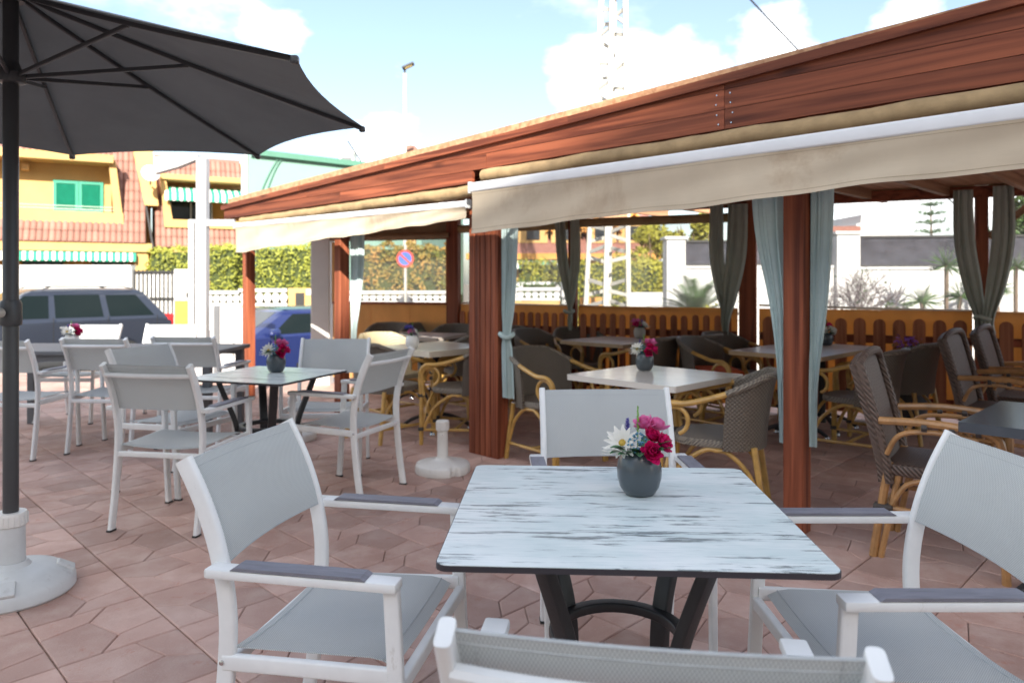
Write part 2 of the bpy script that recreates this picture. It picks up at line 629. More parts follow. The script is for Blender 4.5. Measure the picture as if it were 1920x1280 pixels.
def sling_mat():
    """grey woven mesh cloth: crossing threads as colour and relief, part of the light goes through"""
    m = bpy.data.materials.new('grey_sling_mesh')
    m.use_nodes = True
    N, L = m.node_tree.nodes, m.node_tree.links
    b = N['Principled BSDF']
    tc = N.new('ShaderNodeTexCoord')
    sx = N.new('ShaderNodeSeparateXYZ')
    L.new(tc.outputs['Object'], sx.inputs[0])

    def thread(sock_a, sock_b, f):
        a = N.new('ShaderNodeMath')
        a.operation = 'ADD'
        L.new(sock_a, a.inputs[0])
        if sock_b is not None:
            L.new(sock_b, a.inputs[1])
        else:
            a.inputs[1].default_value = 0
        k = N.new('ShaderNodeMath')
        k.operation = 'MULTIPLY'
        k.inputs[1].default_value = f
        L.new(a.outputs[0], k.inputs[0])
        s = N.new('ShaderNodeMath')
        s.operation = 'SINE'
        L.new(k.outputs[0], s.inputs[0])
        return s.outputs[0]
    t1 = thread(sx.outputs['X'], None, 2 * PI / .0056)
    t2 = thread(sx.outputs['Y'], sx.outputs['Z'], 2 * PI / .0056)
    mu = N.new('ShaderNodeMath')
    mu.operation = 'MULTIPLY'
    L.new(t1, mu.inputs[0])
    L.new(t2, mu.inputs[1])
    no = N.new('ShaderNodeTexNoise')
    no.inputs['Scale'].default_value = 7
    no.inputs['Detail'].default_value = 4
    L.new(tc.outputs['Object'], no.inputs['Vector'])
    ad = N.new('ShaderNodeMath')
    ad.operation = 'MULTIPLY_ADD'
    ad.inputs[1].default_value = .46
    sm_ = N.new('ShaderNodeMapRange')
    sm_.inputs['To Min'].default_value = .42
    sm_.inputs['To Max'].default_value = .60
    L.new(no.outputs['Fac'], sm_.inputs['Value'])
    L.new(mu.outputs[0], ad.inputs[0])
    L.new(sm_.outputs[0], ad.inputs[2])
    mx = N.new('ShaderNodeMix')
    mx.data_type = 'RGBA'
    mx.inputs['A'].default_value = (.42, .45, .45, 1)
    mx.inputs['B'].default_value = (.83, .86, .85, 1)
    L.new(ad.outputs[0], mx.inputs['Factor'])
    L.new(mx.outputs['Result'], b.inputs['Base Color'])
    b.inputs['Roughness'].default_value = .55
    bp = N.new('ShaderNodeBump')
    bp.inputs['Strength'].default_value = .35
    bp.inputs['Distance'].default_value = .001
    L.new(mu.outputs[0], bp.inputs['Height'])
    L.new(bp.outputs[0], b.inputs['Normal'])
    tr = N.new('ShaderNodeBsdfTranslucent')
    L.new(mx.outputs['Result'], tr.inputs['Color'])
    ms = N.new('ShaderNodeMixShader')
    ms.inputs[0].default_value = .3
    L.new(b.outputs[0], ms.inputs[1])
    L.new(tr.outputs[0], ms.inputs[2])
    tp = N.new('ShaderNodeBsdfTransparent')
    ms2 = N.new('ShaderNodeMixShader')
    ms2.inputs[0].default_value = .10
    L.new(ms.outputs[0], ms2.inputs[1])
    L.new(tp.outputs[0], ms2.inputs[2])
    L.new(ms2.outputs[0], N['Material Output'].inputs['Surface'])
    return m


def scuff(m, tint, lo=.66, hi=.74, amt=.55, scale=24, st=(1, 1, .35)):
    """small scuffs and grime spots over an existing material"""
    N, L = m.node_tree.nodes, m.node_tree.links
    b = N['Principled BSDF']
    src = b.inputs['Base Color'].links[0].from_socket
    tc = N.new('ShaderNodeTexCoord')
    mp = N.new('ShaderNodeMapping')
    mp.inputs['Scale'].default_value = st
    L.new(tc.outputs['Object'], mp.inputs['Vector'])
    n = N.new('ShaderNodeTexNoise')
    n.inputs['Scale'].default_value = scale
    n.inputs['Detail'].default_value = 8
    n.inputs['Roughness'].default_value = .72
    L.new(mp.outputs[0], n.inputs['Vector'])
    mr = N.new('ShaderNodeMapRange')
    mr.inputs['From Min'].default_value = lo
    mr.inputs['From Max'].default_value = hi
    mr.inputs['To Max'].default_value = amt
    L.new(n.outputs['Fac'], mr.inputs['Value'])
    mx = N.new('ShaderNodeMix')
    mx.data_type = 'RGBA'
    mx.inputs['B'].default_value = (*tint, 1)
    L.new(mr.outputs[0], mx.inputs['Factor'])
    L.new(src, mx.inputs['A'])
    L.new(mx.outputs['Result'], b.inputs['Base Color'])


scuff(M['white'], (.40, .36, .30), .62, .72, .5)
scuff(M['plastic'], (.42, .38, .32), .58, .72, .5, 10, (1, 1, 1))
scuff(M['plastic_grey'], (.33, .31, .28), .58, .72, .5, 10, (1, 1, 1))
scuff(M['ochre'], (.42, .28, .13), .55, .75, .45, 1.6, (1, 1, .3))
scuff(M['render_white'], (.40, .38, .34), .56, .76, .45, 1.8, (1, 1, .3))
M['sling'] = sling_mat()
M['sling_hem'] = mat('grey_sling_hem', (.46, .49, .50), .6, var=.1, vscale=30)


def wicker_mat(name, ca, cb, pitch=.011, wrap=False):
    m = bpy.data.materials.new(name)
    m.use_nodes = True
    N, L = m.node_tree.nodes, m.node_tree.links
    b = N['Principled BSDF']
    b.inputs['Roughness'].default_value = .5
    tc = N.new('ShaderNodeTexCoord')
    sx = N.new('ShaderNodeSeparateXYZ')
    L.new(tc.outputs['Object'], sx.inputs[0])

    def sine(sock, f, sock2=None):
        k = N.new('ShaderNodeMath')
        k.operation = 'MULTIPLY'
        k.inputs[1].default_value = f
        if sock2 is not None:
            a = N.new('ShaderNodeMath')
            a.operation = 'ADD'
            L.new(sock, a.inputs[0])
            L.new(sock2, a.inputs[1])
            sock = a.outputs[0]
        L.new(sock, k.inputs[0])
        s = N.new('ShaderNodeMath')
        s.operation = 'SINE'
        L.new(k.outputs[0], s.inputs[0])
        return s.outputs[0]
    if wrap:
        at2 = N.new('ShaderNodeMath')
        at2.operation = 'ARCTAN2'
        L.new(sx.outputs['X'], at2.inputs[0])
        L.new(sx.outputs['Y'], at2.inputs[1])
        a = sine(at2.outputs[0], .26 * PI / pitch)
        c = sine(sx.outputs['Z'], PI / pitch)
    else:
        a = sine(sx.outputs['X'], PI / pitch)
        c = sine(sx.outputs['Y'], PI / pitch, sx.outputs['Z'])
    mu = N.new('ShaderNodeMath')
    mu.operation = 'MULTIPLY'
    L.new(a, mu.inputs[0])
    L.new(c, mu.inputs[1])
    mr = N.new('ShaderNodeMapRange')
    mr.inputs['From Min'].default_value = -1
    L.new(mu.outputs[0], mr.inputs['Value'])
    mx = N.new('ShaderNodeMix')
    mx.data_type = 'RGBA'
    mx.inputs['A'].default_value = (*ca, 1)
    mx.inputs['B'].default_value = (*cb, 1)
    L.new(mr.outputs[0], mx.inputs['Factor'])
    L.new(mx.outputs['Result'], b.inputs['Base Color'])
    bp = N.new('ShaderNodeBump')
    bp.inputs['Strength'].default_value = .8
    bp.inputs['Distance'].default_value = .005
    L.new(mr.outputs[0], bp.inputs['Height'])
    L.new(bp.outputs[0], b.inputs['Normal'])
    return m


M['wicker'] = wicker_mat('grey_brown_wicker', (.07, .060, .050), (.32, .275, .22))
M['wicker_shell'] = wicker_mat('grey_brown_wicker_shell', (.075, .063, .051), (.20, .168, .132), .011, True)
M['wicker_brown'] = wicker_mat('dark_brown_wicker', (.045, .030, .024), (.18, .122, .095), .012)
M['wicker_cream'] = wicker_mat('cream_wicker', (.45, .37, .22), (.75, .66, .45))


def laminate_mat():
    """distressed pale blue-white wood print with dark worn streaks running along x"""
    m = bpy.data.materials.new('distressed_white_wood_laminate')
    m.use_nodes = True
    N, L = m.node_tree.nodes, m.node_tree.links
    b = N['Principled BSDF']
    tc = N.new('ShaderNodeTexCoord')

    def noise(scale, st, detail=6, rough=.6, dist=0):
        mp = N.new('ShaderNodeMapping')
        mp.inputs['Scale'].default_value = st
        L.new(tc.outputs['Object'], mp.inputs['Vector'])
        n = N.new('ShaderNodeTexNoise')
        n.inputs['Scale'].default_value = scale
        n.inputs['Detail'].default_value = detail
        n.inputs['Roughness'].default_value = rough
        n.inputs['Distortion'].default_value = dist
        L.new(mp.outputs[0], n.inputs['Vector'])
        return n.outputs['Fac']

    def rng(s, a, c, hi=1):
        mr = N.new('ShaderNodeMapRange')
        mr.inputs['From Min'].default_value = a
        mr.inputs['From Max'].default_value = c
        mr.inputs['To Max'].default_value = hi
        L.new(s, mr.inputs['Value'])
        return mr.outputs[0]

    def mixc(f, a, bcol):
        mx = N.new('ShaderNodeMix')
        mx.data_type = 'RGBA'
        L.new(f, mx.inputs['Factor'])
        if isinstance(a, tuple):
            mx.inputs['A'].default_value = (*a, 1)
        else:
            L.new(a, mx.inputs['A'])
        mx.inputs['B'].default_value = (*bcol, 1)
        return mx.outputs['Result']
    big = noise(4, (1, 2.2, 1), 3)
    c = mixc(rng(big, .35, .65), (.66, .76, .755), (.82, .875, .865))
    fine = noise(9, (1, 22, 1), 6)
    c = mixc(rng(fine, .52, .75, .55), c, (.42, .55, .56))
    streak = noise(4.6, (1, 11, 1), 9, .70, .2)
    patch = noise(5.5, (1, 2.2, 1), 3)
    ad = N.new('ShaderNodeMath')
    ad.operation = 'MULTIPLY_ADD'
    ad.inputs[1].default_value = .35
    L.new(patch, ad.inputs[0])
    L.new(streak, ad.inputs[2])
    c = mixc(rng(ad.outputs[0], .765, .783, .92), c, (.12, .12, .115))
    halo = mixc(rng(ad.outputs[0], .71, .76, .4), c, (.34, .42, .44))
    L.new(halo, b.inputs['Base Color'])
    b.inputs['Roughness'].default_value = .27
    bp = N.new('ShaderNodeBump')
    bp.inputs['Strength'].default_value = .12
    bp.inputs['Distance'].default_value = .002
    L.new(fine, bp.inputs['Height'])
    L.new(bp.outputs[0], b.inputs['Normal'])
    return m


M['laminate'] = laminate_mat()


def valance_mat():
    """cream awning cloth with brownish water stains and faint creases"""
    m = mat('cream_awning_cloth', (.70, .60, .46), .9, var=.06, vscale=2.5, bump=.3, bscale=9, bstretch=(.3, 1, 1.5), translucent=.25)
    N, L = m.node_tree.nodes, m.node_tree.links
    b = N['Principled BSDF']
    src = b.inputs['Base Color'].links[0].from_socket
    tc = N.new('ShaderNodeTexCoord')
    n = N.new('ShaderNodeTexNoise')
    n.inputs['Scale'].default_value = 1.1
    n.inputs['Detail'].default_value = 9
    n.inputs['Roughness'].default_value = .7
    n.inputs['Distortion'].default_value = .6
    L.new(tc.outputs['Object'], n.inputs['Vector'])
    mr = N.new('ShaderNodeMapRange')
    mr.inputs['From Min'].default_value = .56
    mr.inputs['From Max'].default_value = .68
    mr.inputs['To Max'].default_value = .5
    L.new(n.outputs['Fac'], mr.inputs['Value'])
    mx = N.new('ShaderNodeMix')
    mx.data_type = 'RGBA'
    mx.inputs['B'].default_value = (.36, .22, .11, 1)
    L.new(mr.outputs[0], mx.inputs['Factor'])
    L.new(src, mx.inputs['A'])
    L.new(mx.outputs['Result'], b.inputs['Base Color'])
    return m


M['valance'] = valance_mat()
M['valance_hem'] = mat('cream_awning_hem_thread', (.42, .33, .22), .9, var=.1)


def vinyl_mat():
    """clear roll-down vinyl: mostly see-through, a thin milky film and a soft reflection"""
    m = bpy.data.materials.new('clear_vinyl')
    m.use_nodes = True
    N, L = m.node_tree.nodes, m.node_tree.links
    N.remove(N['Principled BSDF'])
    tp = N.new('ShaderNodeBsdfTransparent')
    tp.inputs['Color'].default_value = (.95, .96, .97, 1)
    df = N.new('ShaderNodeBsdfDiffuse')
    df.inputs['Color'].default_value = (.8, .8, .8, 1)
    gl = N.new('ShaderNodeBsdfGlossy')
    gl.inputs['Roughness'].default_value = .08
    no = N.new('ShaderNodeTexNoise')
    no.inputs['Scale'].default_value = 2.5
    tc = N.new('ShaderNodeTexCoord')
    L.new(tc.outputs['Object'], no.inputs['Vector'])
    mr = N.new('ShaderNodeMapRange')
    mr.inputs['To Min'].default_value = .06
    mr.inputs['To Max'].default_value = .26
    L.new(no.outputs['Fac'], mr.inputs['Value'])
    a = N.new('ShaderNodeMixShader')
    L.new(mr.outputs[0], a.inputs[0])
    L.new(tp.outputs[0], a.inputs[1])
    L.new(df.outputs[0], a.inputs[2])
    c = N.new('ShaderNodeMixShader')
    c.inputs[0].default_value = .04
    L.new(a.outputs[0], c.inputs[1])
    L.new(gl.outputs[0], c.inputs[2])
    L.new(c.outputs[0], N['Material Output'].inputs['Surface'])
    return m


M['vinyl'] = vinyl_mat()


def paver_mat(name, per_object=True):
    m = bpy.data.materials.new(name)
    m.use_nodes = True
    N, L = m.node_tree.nodes, m.node_tree.links
    b = N['Principled BSDF']
    ge = N.new('ShaderNodeNewGeometry')

    def noise(scale, detail=4, rough=.6):
        n = N.new('ShaderNodeTexNoise')
        n.inputs['Scale'].default_value = scale
        n.inputs['Detail'].default_value = detail
        n.inputs['Roughness'].default_value = rough
        L.new(ge.outputs['Position'], n.inputs['Vector'])
        return n.outputs['Fac']

    def rng(s, a, c, lo=0, hi=1):
        mr = N.new('ShaderNodeMapRange')
        mr.inputs['From Min'].default_value = a
        mr.inputs['From Max'].default_value = c
        mr.inputs['To Min'].default_value = lo
        mr.inputs['To Max'].default_value = hi
        L.new(s, mr.inputs['Value'])
        return mr.outputs[0]

    def mixc(f, a, bb):
        mx = N.new('ShaderNodeMix')
        mx.data_type = 'RGBA'
        L.new(f, mx.inputs['Factor'])
        for k, v in (('A', a), ('B', bb)):
            if isinstance(v, tuple):
                mx.inputs[k].default_value = (*v, 1)
            else:
                L.new(v, mx.inputs[k])
        return mx.outputs['Result']
    c = mixc(rng(noise(1.3), .35, .65), (.42, .255, .205), (.54, .355, .30))
    c = mixc(rng(noise(.55, 5, .65), .52, .72, 0, .55), c, (.33, .20, .165))   # trodden dirt
    c = mixc(rng(noise(5, 6), .45, .7, 0, .6), c, (.64, .48, .42))          # dusty bloom
    c = mixc(rng(noise(9, 5, .7), .60, .72, 0, .55), c, (.44, .16, .10))   # redder worn spots
    c = mixc(rng(noise(160, 2), .62, .74, 0, .5), c, (.55, .47, .43))       # pale specks
    isl = N.new('ShaderNodeVectorMath')
    isl.operation = 'SCALE'
    L.new(c, isl.inputs[0])
    L.new(rng(ge.outputs['Random Per Island'], 0, 1, .86, 1.12), isl.inputs['Scale'])
    c = isl.outputs[0]
    if per_object:
        oi = N.new('ShaderNodeObjectInfo')
        vs = N.new('ShaderNodeVectorMath')
        vs.operation = 'SCALE'
        L.new(c, vs.inputs[0])
        L.new(rng(oi.outputs['Random'], 0, 1, .86, 1.12), vs.inputs['Scale'])
        c = vs.outputs[0]
    L.new(c, b.inputs['Base Color'])
    b.inputs['Roughness'].default_value = .72
    bp = N.new('ShaderNodeBump')
    bp.inputs['Strength'].default_value = .6
    bp.inputs['Distance'].default_value = .004
    L.new(noise(70, 6, .7), bp.inputs['Height'])
    L.new(bp.outputs[0], b.inputs['Normal'])
    return m


M['paver'] = paver_mat('terracotta_paver')
M['grout'] = mat('sandy_dirty_joint', (.19, .135, .105), .95, col2=(.70, .56, .45), vscale=1.6, detail=6)

# ------------------------------------------------------------------ ground, road, terrace
ROAD = -0.50
o = MB().box((0, 300, ROAD - .1), (1600, 1400, .1)).build('ground', M['soil'])
struct(o)
o = MB().box((0, 14.3, ROAD - .046), (160, 7.0, .1)).build('road', M['asphalt'])
struct(o)
o = MB().box((0, 17.9, ROAD - .0), (160, .15, .24)).build('kerb', M['kerb'])
struct(o)
o = MB().box((0, 19.2, ROAD - .02), (160, 2.4, .24)).build('pavement', M['walk'])
struct(o)
o = MB().box((0, .4, -.262), (44, 21, .5)).build('terrace_floor', M['grout'])
struct(o)
terrace = o

C45 = math.sqrt(.5)


def to_local(X, Y):
    return ((X - Y) * C45, (X + Y) * C45)


def to_world(x, y):
    return ((x + y) * C45, (y - x) * C45)


TILE = .40


def paver_mesh(flip):
    """one 40 cm tile with a bevelled rim and three embossed grooves that break it into four pieces"""
    Ln, Rn = (.27, .44), (.73, .56)
    polys = [[(0, 0), (.38, 0), Ln, (0, .66)], [(.38, 0), (1, 0), (1, .34), Rn, Ln],
             [(1, .34), (1, 1), (.62, 1), Rn], [(0, .66), Ln, Rn, (.62, 1), (0, 1)]]
    mb = MB()
    g = .0036 / TILE
    for poly in polys:
        if flip:
            poly = [(1 - y, x) for x, y in poly]
        n = len(poly)
        P = [Vector((p[0] - .5, p[1] - .5)) * TILE for p in poly]

        hT = TILE / 2 - 1e-5

        def rim(p, q):
            return (abs(p.x) > hT and abs(p.x - q.x) < 1e-5) or (abs(p.y) > hT and abs(p.y - q.y) < 1e-5)

        def inset(dr, di):
            out = []
            for i in range(n):
                a, b_, c_ = P[i - 1], P[i], P[(i + 1) % n]
                e1, e2 = (b_ - a).normalized(), (c_ - b_).normalized()
                n1, n2 = Vector((-e1.y, e1.x)), Vector((-e2.y, e2.x))
                d1, d2 = (dr if rim(a, b_) else di), (dr if rim(b_, c_) else di)
                det = n1.x * n2.y - n1.y * n2.x
                if abs(det) < .05:
                    out.append(b_ + n1 * d1)
                else:
                    out.append(b_ + Vector(((d1 * n2.y - d2 * n1.y) / det, (n1.x * d2 - n2.x * d1) / det)))
            return out
        A, B = inset(.0028, .0015), inset(.0070, .0052)
        vs = [(p.x, p.y, -.011) for p in A] + [(p.x, p.y, -.004) for p in A] + [(p.x, p.y, 0) for p in B]
        fs = [(i, (i + 1) % n, n + (i + 1) % n, n + i) for i in range(n)]
        fs += [(n + i, n + (i + 1) % n, 2 * n + (i + 1) % n, 2 * n + i) for i in range(n)]
        fs.append(tuple(range(2 * n, 3 * n)))
        mb.add(vs, fs)
    return mb


def build_pavers():
    protos = [paver_mesh(False), paver_mesh(True)]
    meshes = [p.mesh('paver') for p in protos]
    cells = []
    for i in range(-45, 30):
        for j in range(-22, 40):
            x, y = (i + .37) * TILE, (j + .15) * TILE
            X, Y = to_world(x, y)
            if not (-9 < X < 9 and -.5 < Y < 10.6):
                continue
            vis = Y > 1.15 and abs(X) < .74 * Y + .2
            cells.append((0 if vis else 1, X * X + Y * Y, X, Y, (i * 7 + j * 3 + (i * j) % 5) % 4, (i + j) % 2))
    cells.sort()
    rest = MB()
    for k, (_, _, X, Y, q, fl) in enumerate(cells):
        a = -PI / 4 + q * PI / 2
        dz = random.uniform(-.0012, .0012)
        if k < 300:
            t = link('paver', meshes[fl], M['paver'], terrace)
            t.location = (X, Y, dz)
            t.rotation_euler = (random.uniform(-.002, .002), random.uniform(-.002, .002), a)
        else:
            Mx = Matrix.Translation((X, Y, dz)) @ Matrix.Rotation(a, 4, 'Z')
            rest.add(protos[fl].v, protos[fl].f, Mx)
    struct(rest.build('pavers_farther_off', M['paver'], terrace), 'stuff')


build_pavers()

# unseen block added behind the camera; it keeps the terrace front in shade
bb = thing('shade_block', 'unseen tall pale block added to shade the near side of the terrace', 'building', (0, -32, -.5))
BH = (8.9 + 32) * math.tan(SUN_EL) + .5
MB().box((6, -5, BH / 2), (70, 10, BH)).build('wall', M['block'], bb)
MB().box((6, .1, BH - .25), (70.4, .3, .3)).build('cornice', M['render_white'], bb)
for i in range(14):
    for j in range(6):
        w = MB().box((-24 + i * 4.6, .02, 2.6 + j * 3.2), (1.5, .12, 1.5)).build('window', M['glass_dark'], bb)

# ------------------------------------------------------------------ pergola
perg = thing('pergola', 'red-brown stained timber pergola roofing the wicker dining area', 'pergola', (0, 0, 0), R(-45))
FY = 3.783      # post line (local y)
FA = 3.465      # fascia plane


def ztop(x):
    if x < -3.8:
        return 2.165 + .0345 * (x + 7.99)
    t = x + 3.8
    return 2.3096 + .0345 * t + .003 * t * t


def fascia_board(x0, x1, z0, z1, y=FA, th=.022, sloped=True):
    """a horizontal board whose upper edge is cut off along the sloping roof line"""
    n = max(2, int((x1 - x0) / .3))
    top = []
    for i in range(n + 1):
        x = x0 + (x1 - x0) * i / n
        top.append((x, min(z1, ztop(x) - .035)))
    pts = [(x0, z0)]
    lows = [(x, z) for x, z in top if z > z0 + .004]
    if len(lows) < 2:
        return None
    x_start = lows[0][0]
    poly = [(x_start, z0), (x1, z0)] + lows[::-1]
    return MB().prism(poly, y, y + th, 'y').build('fascia_board', M['wood_x'], perg)


G = .003
xs_seg = {0: (-7.99, -6.2, -3.72, -1.9, .2, 1.9), 1: (-7.99, -4.6, -1.9, 1.9), 2: (-5.3, -2.9, -1.9, .9, 1.9), 3: (-3.8, -1.9, 1.9), 4: (-1.2, 1.9)}
for k in range(5):
    z0 = 2.108 + k * .104
    seg = xs_seg[k]
    for a, b_ in zip(seg, seg[1:]):
        fascia_board(a + G / 2, b_ - G / 2, z0 + G / 2, z0 + .104 - G / 2)
for a, b_ in ((-7.99, -5.6), (-5.6, -3.86)):
    MB().prism([(a + G / 2, 2.02), (b_ - G / 2, 2.02), (b_ - G / 2, 2.105), (a + G / 2, 2.105)], FA - .004, FA + .02, 'y').build('fascia_board', M['wood_x'], perg)
# sloping cap rail
for a, b_ in ((-8.02, -6.3), (-6.28, -4.9), (-4.9, -2.95), (-2.95, -.6), (-.6, 1.9)):
    n = 8
    lo = [(a + (b_ - a) * i / n, ztop(a + (b_ - a) * i / n) - .045) for i in range(n + 1)]
    hi = [(x, z + .045 + random.uniform(0, .004)) for x, z in lo]
    MB().prism(lo + hi[::-1], FA - .028, FA + .03, 'y').build('cap_rail', M['wood_x'], perg)
# side return at the left end of the roof
MB().box((-7.98, FA + 1.05, 2.10), (.022, 2.05, .15)).build('end_board', M['wood_y'], perg)
# nail heads
nm = MB()
for x in (-.35, -1.86, -1.94):
    for k in range(3):
        for dz in (.03, .08):
            z = 2.108 + k * .104 + dz
            if z < ztop(x) - .06:
                nm.lathe([(.0042, 0), (.0042, .003)], 6, M=Matrix.Translation((x + random.uniform(-.01, .01), FA - .0005, z)) @ Matrix.Rotation(R(90), 4, 'X'))
nm.build('nail_heads', M['chrome'], perg)
# beams, ceiling
MB().box((-3.1, FY, 2.045), (10.2, .10, .13), b=.006).build('front_beam', M['wood_x'], perg)
MB().box((-3.05, FA + .18, 2.128), (9.85, .31, .02)).build('soffit', M['wood_x'], perg)


def wall_pt(s):
    """a point s metres along the back fence line"""
    return (-.71 + .908 * s, 8.86 - .419 * s)


back = [to_local(*wall_pt(s)) for s in (-.25, 1.5, 3.4, 5.4, 7.4)]
left_end = to_local(-2.7, 9.62)
outline = [(-7.96, FA + .03), (1.9, FA + .03)] + [(x + .1, y + .2) for x, y in back[::-1]] + [left_end]
rf = MB()
n = len(outline)
vs = [(x, y, 2.19) for x, y in outline] + [(x, y, max(2.24, ztop(min(1.9, x)) - .05)) for x, y in outline]
rf.add(vs, [tuple(range(n))[::-1], tuple(range(n, 2 * n))] + [(i, (i + 1) % n, n + (i + 1) % n, n + i) for i in range(n)])
rf.build('roof', M['wood_y'], perg)
for x in (-7.3, -6.7, -6.1, -5.5, -4.9, -4.3, -3.7, -3.1, -2.5, -1.9, -1.3, -.7, -.1, .5, 1.1):
    y1 = 7.6 if x < -3 else 7.8
    y1 = min(y1, 5.2 + max(0, x + 7.7) * 1.6)
    MB().box((x, (FY + y1) / 2, 2.145), (.055, y1 - FY - .12, .085)).build('rafter', M['wood_y'], perg)
# posts
for x, y in ((-1.655, FY), (-6.09, FY), (-8.02, FY - .02), (.85, FY)):
    MB().box((x, y, .99), (.106, .106, 1.98), b=.006).build('post', M['wood_z'], perg)
# the clad double post, each batten its own board
pc = MB().box((-4.06, FY + .012, .985), (.27, .07, 1.97)).build('post', M['wood_z'], perg)
for i in range(5):
    MB().box((-4.06 - .142 + i * .0585 + .028, FY - .033 + random.uniform(0, .003), .985), (.053, .02, 1.97), b=.004).build('batten', M['wood_z'], pc)
for i in range(2):
    MB().box((-4.06 + .155, FY - .012 + i * .058, .985), (.02, .053, 1.97), b=.004).build('batten', M['wood_z'], pc)
    MB().box((-4.06 - .146, FY - .012 + i * .058, .985), (.02, .053, 1.97), b=.004).build('batten', M['wood_z'], pc)
# back posts, braces
for s, w in ((0, .16), (1.54, .09), (3.43, .17), (5.45, .10), (7.3, .1)):
    X, Y = wall_pt(s)
    p = MB().box((0, 0, 1.08), (w, .09, 2.16), b=.006).build('post', M['wood_z'], perg)
    lx, ly = to_local(X, Y)
    p.location = (lx, ly, 0)
    p.rotation_euler = (0, 0, R(45 - 24.8))
X, Y = wall_pt(5.45)
for sgn in (1,):
    a = Vector((*to_local(X + .05, Y - .02), 1.72))
    b_ = Vector((*to_local(X + .55 * .908, Y - .55 * .419), 2.17))
    MB().sweep([a, b_], rrect(.06, .06, .006), side=(0, 0, 1)).build('brace', M['wood_y'], perg)
bm0 = Vector((*to_local(*wall_pt(-.1)), 2.13))
bm1 = Vector((*to_local(*wall_pt(7.4)), 2.13))
MB().sweep([bm0, bm1], rrect(.1, .09, .006), side=(0, 0, 1)).build('back_beam', M['wood_x'], perg)
# white masonry pillar at the far left corner
o = MB().box((-2.46, 9.45, .80), (.24, .24, 2.6), b=.01).build('masonry_pillar', M['render_white'])
tag(o, 'square white rendered pillar at the far left corner of the pergola', 'pillar')


# awnings under the fascia ------------------------------------------------
def awning(name_label, xa, xb, y, bar_a, bar_b, bh, val_a, val_b, roll_z, roll_y, seed):
    aw = thing('retracted_awning', name_label, 'awning', (0, 0, 0), R(-45), 'retracted awnings under the pergola fascia')
    rnd = random.Random(seed)
    n = 60
    rl = []
    for i in range(n + 1):
        t = i / n
        rl.append((xa + (xb - xa) * t, roll_y, roll_z + .003 * math.sin(t * 37 + seed) + .002 * math.sin(t * 91)))
    MB().tube(rl, .047, 14, scale=[1 + .03 * math.sin(i * 1.9 + seed) * math.sin(i * .7) + rnd.uniform(-.02, .02) for i in range(n + 1)]).build('cloth_roll', M['tan_cloth'], aw, True)
    zb = lambda x: bar_a + (bar_b - bar_a) * (x - xa) / (xb - xa)
    MB().sweep([(xa, y, zb(xa)), (xb, y, zb(xb))], [(p[1], p[0]) for p in rrect(bh, .04, .012)], side=(0, 1, 0)).build('front_bar', M['bar'], aw, True)
    for x in (xa - .012, xb + .012):
        MB().box((x, y + .002, zb(x)), (.02, .05, bh + .014), b=.005).build('end_cap', M['plastic_grey'], aw)
    ph = [rnd.uniform(0, 6) for _ in range(4)]

    def val(u, v):
        x = xa + .01 + (xb - xa - .02) * u
        top = zb(x) - bh / 2 + .004
        bot = val_a + (val_b - val_a) * u + .006 * math.sin(u * 23 + ph[0]) + .003 * math.sin(u * 61 + ph[1])
        z = top + (bot - top) * v
        yy = y - .012 + .012 * v * math.sin(u * 17 + ph[2]) + .006 * v * math.sin(u * 41 + ph[3]) + .010 * math.sin(v * PI) + .004 * math.sin(u * 70 + 5 * v + ph[1]) * math.sin(u * 9 + ph[0]) * v + .003 * math.sin(v * 9 + u * 31)
        return (x, yy, z)
    vo = MB().grid(val, 120, 10, .0016).build('valance', M['valance'], aw, True)
    MB().tube([Vector(val(i / 120, .90)) + Vector((0, -.0015, 0)) for i in range(121)], .0016, 4).build('hem_seam', M['valance_hem'], vo)
    MB().tube([Vector(val(i / 120, .07)) + Vector((0, -.0015, 0)) for i in range(121)], .0016, 4).build('hem_seam', M['valance_hem'], vo)
    for x in (xa + .4, xb - .4):
        MB().sweep([(x, y + .02, zb(x)), (x, FY - .03, 2.0)], rrect(.03, .03, .004), side=(1, 0, 0)).build('bracket', M['bar'], aw)
    return aw


awning('long cream awning with stained valance in the shade above the front table', -3.75, 1.75, 3.36, 1.965, 1.965, .066, 1.652, 1.82, 2.055, 3.475, 1)
awning('shorter sunlit cream awning with slanting valance at the far end of the pergola', -7.62, -3.88, 3.43, 1.922, 1.868, .05, 1.63, 1.765, 1.975, 3.51, 2)


